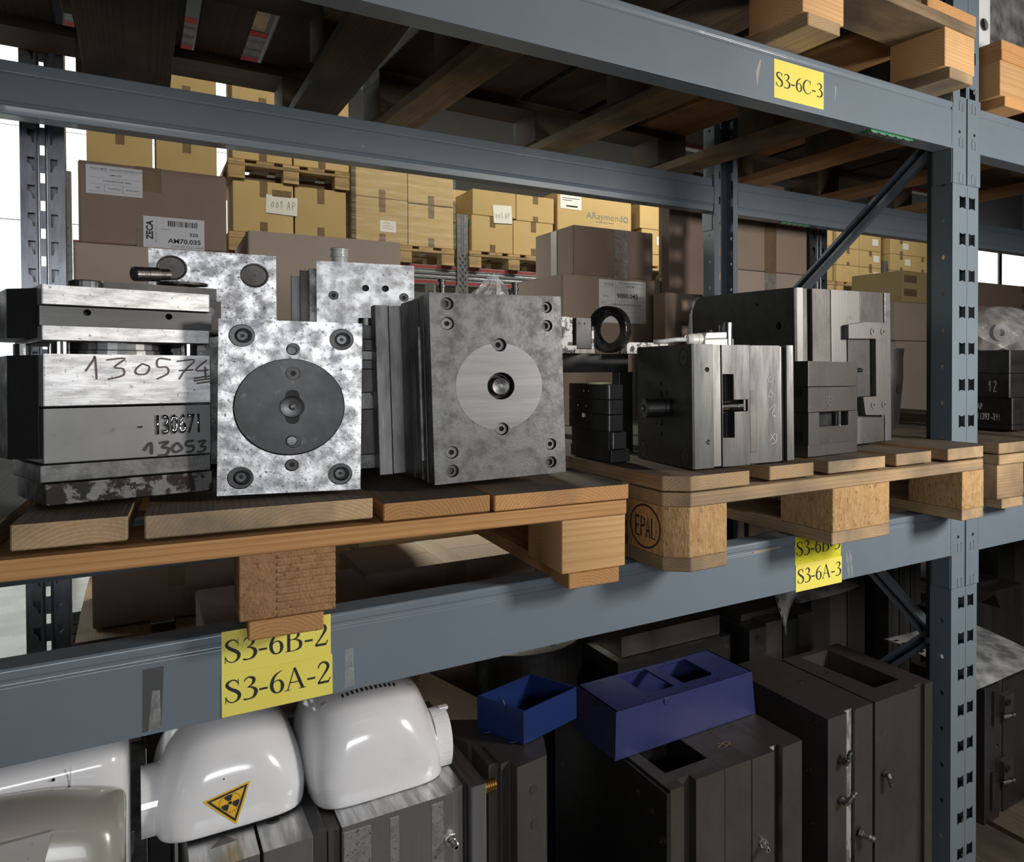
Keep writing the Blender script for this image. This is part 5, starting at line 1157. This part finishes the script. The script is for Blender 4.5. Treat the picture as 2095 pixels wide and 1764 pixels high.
for k in range(3):
    a0 = rt + 60 + 120 * k; sec = [(sx + .0031 * math.cos(R(a0 + q)), sz + .0031 * math.sin(R(a0 + q))) for q in (-30, -10, 10, 30)] + [(sx + .0100 * math.cos(R(a0 + q)), sz + .0100 * math.sin(R(a0 + q))) for q in (30, 15, 0, -15, -30)]
    patch(sec, .0010, INK, 'trefoil_blade', st)
    for q in range(7):
        a = R(rt + 120 * k - 36 + q * 12); u = (math.cos(a), math.sin(a)); w_ = (-u[1], u[0])
        if abs(q - 3) < 4: patch([(sx + u[0] * r0 + w_[0] * s0, sz + u[1] * r0 + w_[1] * s0) for r0, s0 in ((.0108, -.0003), (.0126, -.0003), (.0126, .0003), (.0108, .0003))], .0010, INK, 'trefoil_ray', st)
patch(circle(sx, sz, .0022, 14), .0010, INK, 'trefoil_centre', st)
h = drape(bv, [(-.012, .066)], -.4, .0003)[0]; MB().cyl(h, (0, -1, 0), .0009, .0005, 8).obj('screw_hole', HOLE, t)
# carton behind the two housings
carton('brown carton standing behind the two white housings', -1.335, -1.05, .46, .80, LW + .002, -.13, CARDP, '')
# white casing at the far left and the beige one in front of it
def casing(name, label, mat, loc, secs, parts, cat='casing', rot=0):
    t = thing(name, label, cat, loc, (0, 0, R(rot))); m = MB(); n = len(secs[0]); vs = [p for s in secs for p in s]
    fs = [(k * n + i, k * n + i + 1, (k + 1) * n + i + 1, (k + 1) * n + i) for k in range(len(secs) - 1) for i in range(n - 1)]
    m.add(vs, fs); o = m.obj('casing_shell', mat, t, smooth=True); o.modifiers.new('s', 'SUBSURF').render_levels = 2; o.modifiers['s'].levels = 2
    q = o.modifiers.new('thick', 'SOLIDIFY'); q.thickness = .004; q.offset = -1
    return t
# profile down the front (y,z); swept to the right, then round the right corner
pr1 = [(.22, .052), (.15, .050), (.07, .040), (.022, .018), (.002, -.010), (.0, -.02), (.0, -.10), (.0, -.155), (.010, -.17), (.06, -.18), (.12, -.18)]
secs = [[(x, y, z) for y, z in pr1] for x in (-.30, -.15, -.05, -.028)]
secs += [[(-.012, y + .003, z - .001) for y, z in pr1], [(-.002, y + .014, z - .003) for y, z in pr1], [(.0, y + .034, z - .006) for y, z in pr1], [(.0, min(y + .10, .19), z - .008) for y, z in pr1], [(.0, .192 + .01 * y, z - .008) for y, z in pr1]]
t = casing('white_casing', 'white glossy casing low at the left edge, under the beam', SHELL, (-1.434, .058, -.135), secs, 0)
for z in (-.016, -.032): MB().cyl((-.068, -.0012, z), (0, 1, 0), .0016, .002, 12).obj('casing_hole', HOLE, t)
MB().box(-.0535, -.0530, -.0012, .0, -.11, -.007).obj('casing_seam', GREYP, t)
pr2 = [(.082, .0), (.07, .003), (.045, .002), (.012, -.004), (.0, -.014), (-.012, -.05), (-.03, -.11), (-.035, -.16), (-.03, -.2)]
secs = [[(x, y - .015 * k, z - .030 * k) for y, z in pr2] for x, k in ((-.30, -.6), (-.10, -.2), (-.055, 0))]
secs += [[(-.018, y, z - .013) for y, z in pr2], [(-.006, y + .005, z - .020) for y, z in pr2], [(.0, y + .018, z - .030) for y, z in pr2], [(.0, min(y + .05, .084), z - .05) for y, z in pr2], [(-.002, .084 + .0 * y, z - .09) for y, z in pr2]]
t = casing('beige_casing', 'grey-beige glossy casing in the bottom left corner, in front of the white one', BEIGE, (-1.437, -.035, -.157), secs, 0)
m = MB().prism([(-.11, -.010), (-.060, -.010), (-.074, -.078), (-.12, -.078)], -.004, -.001, 'y')
o = m.obj('access_panel', BEIGE, t, (0, .0, 0), (R(-14), 0, 0), bevel=.0015)
for x, z, r in ((-.074, -.018, .0015), (-.077, -.030, .0015), (-.0785, -.041, .0014), (-.079, -.048, .0024), (-.081, -.056, .0015), (-.084, -.068, .0015)): MB().cyl((x, -.0045, z), (0, 1, 0), r, .001, 12).obj('panel_rivet', BEIGE, o)
# floor stand for both casings
t = thing('casing_stand', 'dark support crate under the two casings at the left edge', 'crate', (-1.74, .03, LW)); MB().box(0, .30, 0, .3, 0, -.405 - LW).obj('stand_body', DARKS, t, bevel=.003)
# dark mold left behind the sticker housing
t = thing('injection_mold', 'dark upright mold between the white casing and the sticker housing', 'mold', (-1.4380, .318, LW))
slabs(t, [(0, .0205, .0, .30, GREYS, 0, .592), (.022, .050, .02, .24, DARKS, 0, .582), (.0503, .0535, .012, .24, DARKW, 0, .57)], 0, .6, DARKS)
MB().box(.002, .016, .06, .2, .592, .62).obj('mold_lug', DARKW, t, bevel=.001); MB().box(.022, .050, .12, .23, .582, .635).obj('mold_block', DARKW, t, bevel=.001)

# ------------------------------------------------------------------ lower level, middle and right
t = thing('injection_mold', 'dark slotted mold carrying the open blue tray', 'mold', (-1.0, .05, LW))
H = -.2987 - LW
m = MB().prism([(.034, .0), (.0865, .010), (.115, .10), (.104, .16), (-.004, .24), (-.024, .20), (.0, .128), (.018, .105), (.018, .025), (.034, .03)], 0, H); m.obj('mold_body', DARKW, t, bevel=.0014)
MB().box(.004, .030, .040, .12, 0, H - .003).obj('mold_plate', DARKW, t, bevel=.0014)
MB().box(-.027, -.006, .245, .33, 0, H + .004).obj('mold_plate', DARKW, t, bevel=.0014)
for x, z, r in ((.062, -.045, .0065), (.064, -.10, .006)): MB().cyl((x, .0042, H + z), (0, -1, 0), r, .001, 20).obj('flush_plug', MIDS, t)
t = thing('plastic_tray', 'open blue plastic tray with hanging ears on the slotted dark mold', 'tray', (-.9310, .112, -.2975), (0, 0, R(20)))
Wt, Dt, Ht = .118, .116, .055
for x0, x1, y0, y1 in ((0, Wt, 0, .003), (0, Wt, Dt - .003, Dt), (0, .003, .003, Dt - .003), (Wt - .003, Wt, .003, Dt - .003)): MB().box(x0, x1, y0, y1, 0, Ht).obj('tray_wall', BPLAS2, t, bevel=.001)
MB().box(.003, Wt - .003, .003, Dt - .003, 0, .004).obj('tray_floor', BPLAS2, t)
for y in (.052,): MB().prism([(y - .009, Ht - .012), (y + .009, Ht - .012), (y + .007, Ht + .002), (y + .003, Ht + .009), (y - .003, Ht + .009), (y - .007, Ht + .002)], -.0015, .0, 'x').obj('tray_ear', BPLAS2, t)
for y in (.025, .090): MB().prism([(0, y - .009), (0, y + .009), (-.008, y + .004), (-.008, y - .004)], .001, .003).obj('tray_foot', BPLAS2, t)

t = thing('injection_mold', 'large dark mold under the navy box, pocket opening in its top', 'mold', (-.7295, 0, LW))
ZM = -.3930; H = ZM - LW
top = MB()
def topped(x0, x1, y0, y1, pocket, mat, name):
    """plate whose top has a sunk pocket"""
    m = MB(); hs = [([(x - 0, y) for x, y in pocket], .12)] if pocket else []
    m.plate(rect(x0, x1, y0, y1), hs, H, 0, 0, 1)
    me = m.mesh(name, [mat, HOLE]); me.transform(Matrix(((1, 0, 0, 0), (0, 0, 1, 0), (0, -1, 0, H), (0, 0, 0, 1))))
    return link(name, me, t, bevel=.0014)
topped(.007, .1210, .026, .405, [(.030, .056), (.1185, .056), (.1185, .20), (.028, .20)], DARKW, 'pocket_plate')
MB().box(.007, .0345, .0, .0255, 0, H).obj('front_flange', DARKW, t, bevel=.0014)
MB().box(.0605, .1210, .004, .0255, 0, H).obj('front_plate', DARKW, t, bevel=.0014)
for x0, x1, y in ((.1215, .1800, .004), (.1806, .2322, .003)): MB().box(x0, x1, y, .405, 0, H).obj('mold_plate', DARKW, t, bevel=.0014)
MB().box(.2326, .2515, .022, .405, 0, H).obj('recessed_plate', DARKW, t, bevel=.001); MB().box(.2350, .2440, .0195, .0218, .0, H - .001).obj('corroded_strip', CORRODE, t, bevel=.0006)
MB().box(.2519, .3000, .004, .405, 0, H).obj('rear_clamp_plate', DARKW, t, bevel=.0014)
MB().box(.007, .30, .4055, .46, 0, H + .004).obj('back_plate', DARKS, t, bevel=.0014)
MB().box(.0, .0066, .0, .46, 0, H - .004).obj('side_plate', BLACKS, t, bevel=.001)
for y, z, r in ((.05, -.055, .006), (.10, -.04, .0045), (.015, -.09, .009), (.02, -.17, .0055), (.43, -.03, .006), (.39, -.045, .0045), (.42, -.12, .005)): MB().lathe((-.0001, y, H + z), (-1, 0, 0), [(r, -.003), (r, .0005), (r * .6, .0008), (r * .6, -.003)], 16).obj('side_bushing', MIDS, t)
nipple(t, (.205, .0025, H - .16), (-.3, -1, 0), 1.0, CHROME)
hand('yellow_crayon', [[(0, 0), (.022, .012), (.030, .004), (.012, -.006)], [(.01, .014), (.026, -.006)]], .0022, t, (.155, .075, H + .0008), (R(-90), 0, 0), mat=surf('yellow_crayon', (.22, .17, .06), rough=.8))
t = thing('plastic_housing', 'navy blue plastic box with two rectangular openings on the large dark mold', 'plastic box', (-.748, .148, ZM + .0005), (0, 0, R(1.0)))
W, D, H2 = .318, .166, .086
m = MB(); m.plate(rect(.004, W - .004, .004, D - .004), [([(.088, .040), (.150, .040), (.150, .150), (.146, .155), (.094, .155), (.088, .150)], None), ([(.172, .040), (.238, .040), (.245, .048), (.245, .146), (.238, .153), (.172, .153)], None)], .004, 0)
me = m.mesh('box_top', BPLAS); me.transform(Matrix(((1, 0, 0, 0), (0, 0, 1, 0), (0, -1, 0, H2), (0, 0, 0, 1)))); link('box_top', me, t, bevel=.0012)
b0 = [(-.001, -.001), (W + .001, -.001), (W + .001, D + .001), (-.001, D + .001)]; b1 = [(.004, .004), (W - .004, .004), (W - .004, D - .004), (.004, D - .004)]
for i in range(4):
    j = (i + 1) % 4; m = MB(); p = [(*b0[i], 0), (*b0[j], 0), (*b1[j], H2), (*b1[i], H2)]; c = Vector((W / 2, D / 2, 0)); inn = [tuple(Vector(q) + (Vector((c.x, c.y, q[2])) - Vector(q)) * (.02 if i % 2 == 0 else .02)) for q in p]
    m.add(p + inn, [(0, 1, 2, 3), (7, 6, 5, 4), (0, 4, 5, 1), (1, 5, 6, 2), (2, 6, 7, 3), (3, 7, 4, 0)]); m.obj('box_wall', BPLAS, t)
MB().box(-.002, W + .002, -.002, .001, 0, .0025).obj('box_rim', BPLAS, t, bevel=.0008)
MB().prism([(.104, H2 - .001), (.116, H2 - .001), (.116, H2 - .010), (.112, H2 - .0135), (.108, H2 - .0135), (.104, H2 - .010)], .0015, .0055, 'y').obj('latch_tab', BPLAS, t, bevel=.0006)
for x, y in ((.07, .018), (.084, .026), (.165, .018), (.235, .014), (.045, .14), (.085, .15), (.20, .16)): MB().cyl((x, y, H2 - .0004), (0, 0, 1), .0028, .0008, 12).obj('screw_hole', HOLE, t)
MB().box(-.0004, .002, .075, .081, H2 - .014, H2 - .004).obj('side_slot', HOLE, t)

t = thing('injection_mold', 'large dark mold at the lower right, against the blue post, deep pocket in its top', 'mold', (-.349, .02, LW))
ZC = -.3810; H = ZC - LW
m = MB().prism([(0, 0), (.0512, 0), (.0512, .012), (.0746, .012), (.0746, .001), (.1262, .001), (.1262, .35), (0, .35)], 0, H); m.obj('left_half', DARKW, t, bevel=.0016)
MB().box(.0524, .0734, .0095, .0119, 0, H - .001).obj('corroded_strip', CORRODE, t, bevel=.0006)
m = MB(); m.plate([(.1318, .0), (.2600, .0), (.2600, .012), (.2871, .012), (.2871, .001), (.3126, .001), (.3126, .31), (.1318, .31)], [([(.186, .055), (.262, .055), (.262, .29), (.176, .29)], .16)], H, 0, 0, 0)
me = m.mesh('right_half', [DARKW, DARKS]); me.transform(Matrix(((1, 0, 0, 0), (0, 0, 1, 0), (0, -1, 0, H), (0, 0, 0, 1)))); link('right_half', me, t, bevel=.0016)
MB().box(.1268, .1312, .006, .33, 0, H - .006).obj('parting_line', BLACKS, t)
for x, y in ((.082, .180), (.161, .177)): MB().cyl((x, y, H - .0004), (0, 0, 1), .0072, .0009, 18).obj('eyebolt_hole', GREYS, t)
for y, z, r in ((.20, -.012, .0085), (.04, -.02, .006), (.06, -.125, .008), (.05, -.23, .007)): MB().lathe((-.0002, y, H + z), (-1, 0, 0), [(r, -.003), (r, .0006), (r * .6, .0009), (r * .6, -.003)], 16).obj('side_bushing', MIDS, t)
nipple(t, (.035, -.0005, H - .092), (0, -1, 0), 1.1, MIDS, (.25, -.2, 1)); nipple(t, (.034, -.0005, H - .170), (0, -1, 0), 1.2, MIDS, (.8, -.3, .8)); nipple(t, (.158, -.0005, H - .155), (0, -1, 0), 1.0, MIDS, (.15, -.2, -1)); nipple(t, (.085, -.0005, H - .255), (.6, -1, -.3), 1.3, DARKW)

# dim things behind them
t = thing('round_core', 'dark round drum behind the blue tray, barely lit', 'mold part', (-.69, .70, LW)); MB().lathe((0, 0, 0), (0, 0, 1), [(0, 0), (.115, 0), (.115, .425), (.122, .43), (.122, .50), (.116, .508), (0, .508)], 44).obj('drum_body', DARKS, t)
for a in range(6): MB().cyl((.085 * math.cos(a), .085 * math.sin(a), .5082), (0, 0, 1), .006, .001, 10).obj('drum_hole', HOLE, t)
t = thing('injection_mold', 'dark flat-topped plate stack behind the navy box, faint yellow lettering', 'mold', (-.55, .52, LW)); slabs(t, [(0, .32, 0, .30, DARKS, 0, .47), (.02, .30, .02, .28, DARKW, .4705, .52)], 0, .5, DARKS)
text('crayon_lettering', 'TECNOGAS', .03, t, (.27, .12, .5212), (R(-90), 0, R(180)), .0, surf('faint_yellow_crayon', (.30, .24, .10), rough=.8))
t = thing('timber_trestle', 'dim brown timber piece leaning behind the slotted mold', 'timber', (-.95, .475, LW))
for k in range(3): MB().box(-.12, .12, -.02, .02, -.03, .03).obj('timber_bar', PINED, t, (.02, .02 + .03 * k, .48 - .03 * k), (0, R(38), R(20)), bevel=.002)
MB().box(-.03, .08, 0, .09, 0, .40).obj('timber_block', PINED, t, bevel=.003)
for x, y, w_, d_, h_, lab in ((-.57, .90, .45, .3, .62, 'tall brown carton in the dark behind the flat-topped stack'), (-1.0, .93, .42, .3, .66, 'tall brown carton in the dark behind the round drum')): carton(lab, x, x + w_, y, y + d_, LW + .002, LW + h_, CARDB, 'v')
def darkmold(label, x, y, z, w_, d_, h_, n, rot=0, mat=DARKW, top=True):
    t = thing('injection_mold', label, 'mold', (x, y, z), (0, 0, R(rot)))
    for k in range(n): MB().box(w_ * k / n, w_ * (k + 1) / n - .001, .004 * (k % 2), d_, 0, h_ - .006 * ((k + 1) % 2)).obj('mold_plate', mat if k % 2 else DARKS, t, bevel=.0014)
    MB().box(.1 * w_, .9 * w_, .25 * d_, .7 * d_, h_ - .006, h_ + .012).obj('mold_top_plate', mat, t, bevel=.0014)
    return t
darkmold('dark ribbed mold behind the lower right mold, under a plastic pocket', -.215, .46, LW, .22, .26, .50, 4)
q = darkmold('dark mold with a brass bolt on top, behind the lower right molds', .13, .62, LW, .22, .28, .52, 3); MB().lathe((.06, .06, .52), (0, 0, 1), [(0, 0), (.008, 0), (.008, .012), (.005, .014), (.005, .03), (0, .031)], 14).obj('eyebolt', BRASS, q)
darkmold('upright finned mold right of the upper-lower brace', .37, .54, LW, .15, .3, .65, 6, mat=MIDS)
def sheet(label, P, mat, loc, holes=None):
    """P = 4x4 control net"""
    def B(t): return ((1 - t) ** 3, 3 * t * (1 - t) ** 2, 3 * t * t * (1 - t), t ** 3)
    def f(u, v):
        bu, bw = B(u), B(v); return tuple(sum(P[j][i][c] * bu[i] * bw[j] for i in range(4) for j in range(4)) for c in range(3))
    t = thing('plastic_pocket', label, 'plastic sheet', loc); MB().grid(f, 18, 14).obj('pocket_sheet', mat, t, smooth=True)
    mb = MB()
    for k in range(9):
        a = Vector(f(.02, .06 + .1 * k)); b_ = Vector(f(.075, .06 + .1 * k)); c = Vector(f(.075, .10 + .1 * k)); d_ = Vector(f(.02, .10 + .1 * k)); o = Vector((0, -.0012, .0012)); mb.add([a + o, b_ + o, c + o, d_ + o], [(0, 1, 2, 3)])
    mb.obj('punched_edge', HOLE, t); return t
sheet('curled clear pocket with a punched edge, draped behind the navy box', [[(0, 0, .15), (.07, .05, .15), (.15, .04, .16), (.21, .02, .20)], [(0, -.03, .09), (.07, .03, .07), (.14, .03, .05), (.20, .0, .09)], [(.01, -.06, .03), (.08, 0, .0), (.13, .02, .02), (.16, .02, .05)], [(.035, -.06, -.06), (.07, 0, -.05), (.11, .03, -.02), (.15, .04, .02)]], FILMW, (-.20, .43, -.30))
sheet('flat milky pocket lying behind the lower right mold', [[(0, 0, .035), (.08, .05, .04), (.18, .06, .03), (.27, .05, .02)], [(.02, -.05, .012), (.1, -.02, .015), (.2, -.03, .010), (.29, 0, .01)], [(.03, -.1, .006), (.1, -.08, .007), (.2, -.1, .006), (.3, -.06, .006)], [(.05, -.13, .004), (.12, -.12, .004), (.2, -.14, .004), (.3, -.1, .004)]], FILMW, (-.07, .62, -.325))
# right bay, lower level
t = thing('injection_mold', 'pale machined mold low right of the blue post, under a plastic sheet', 'mold', (.2573, .10, LW), (0, 0, R(2)))
H = .345
MB().plate(rect(0, .060, 0, H), [(rect(.022, .036, .235, .33), .008), (rect(.018, .030, .02, .125), .008), (circle(.050, .185, .0048, 14), .003), (circle(.049, .115, .0045, 14), .003)], .22, 0, 0, 1).obj('clamp_plate', [MIDS, GREYS], t, bevel=.0014)
MB().plate(rect(-.24, 0, 0, H), [(circle(-.05, .31, .02, 24), .001), (circle(-.05, .04, .02, 24), .001), (circle(-.19, .31, .02, 24), .001)], .004, 0, 0, 1).obj('side_face_plate', [DARKW, DARKS], t, (-.0042, 0, 0), (0, 0, R(-90)), .001)
MB().box(.0605, .085, .010, .22, 0, H).obj('mold_plate', DARKW, t, bevel=.0012); MB().box(.0855, .20, .006, .22, 0, H - .004).obj('mold_plate', MIDS, t, bevel=.0012)
for z in (.27, .10):
    l = MB().box(.058, .098, -.018, .004, z, z + .045).obj('hinge_block', DARKW, t, bevel=.0016); MB().lathe((.066, -.020, z + .03), (0, -1, 0), [(.009, 0), (.009, .004), (.004, .004), (.004, 0)], 18).obj('hinge_bore', BLACKS, l)
    MB().lathe((.062, -.008, z - .012), (1, -.3, 0), [(0, 0), (.007, 0), (.007, .022), (.004, .024), (.004, .030), (.006, .031), (.006, .038), (0, .038)], 14).obj('side_fitting', GREYS, t)
sheet('large clear sheet lying over the molds low right of the blue post', [[(0, .0, .0), (.1, -.01, .004), (.2, 0, .01), (.36, .02, -.01)], [(0, .1, .04), (.1, .09, .05), (.2, .1, .03), (.36, .1, .01)], [(0, .2, .06), (.1, .22, .05), (.2, .2, .05), (.36, .2, .02)], [(0, .3, .05), (.1, .3, .04), (.2, .3, .05), (.36, .3, .03)]], FILMW, (.20, .10, LW + .352))
t = thing('sheet_metal_cover', 'bent bright sheet lying behind the lower right post', 'metal sheet', (.50, .40, -.432)); MB().prism([(0, 0), (.20, .028), (.23, -.02), (.231, -.019), (.201, .030), (0, .002)], 0, .14, 'y').obj('bent_sheet', GREYL, t, bevel=.0004)
q = darkmold('wide flat dark mold low behind the clear sheet, two bolts on top', .56, .50, LW, .44, .28, .40, 2, mat=MIDS)
for x in (.07, .12): MB().lathe((x, .06, .40), (0, 0, 1), [(0, 0), (.007, 0), (.007, .012), (.004, .013), (.004, .022), (0, .022)], 12).obj('top_bolt', CHROME, q)
darkmold('dark bolted mold at the right edge under the lower beam', 1.02, .62, LW, .3, .28, .56, 3, mat=DARKW)
carton('dark brown carton at the right edge behind the bolted mold', .75, 1.25, .95, 1.15, LW + .002, -.16, CARDB, '')
# floor level things by the daylit aisle
carton('flattened brown carton on the concrete floor at the left', -2.35, -1.75, 2.55, 3.0, FZ, FZ + .10, CARDP, 'v', rot=8)

for o in bpy.data.objects:
    if o.name == 'text': bpy.data.objects.remove(o)
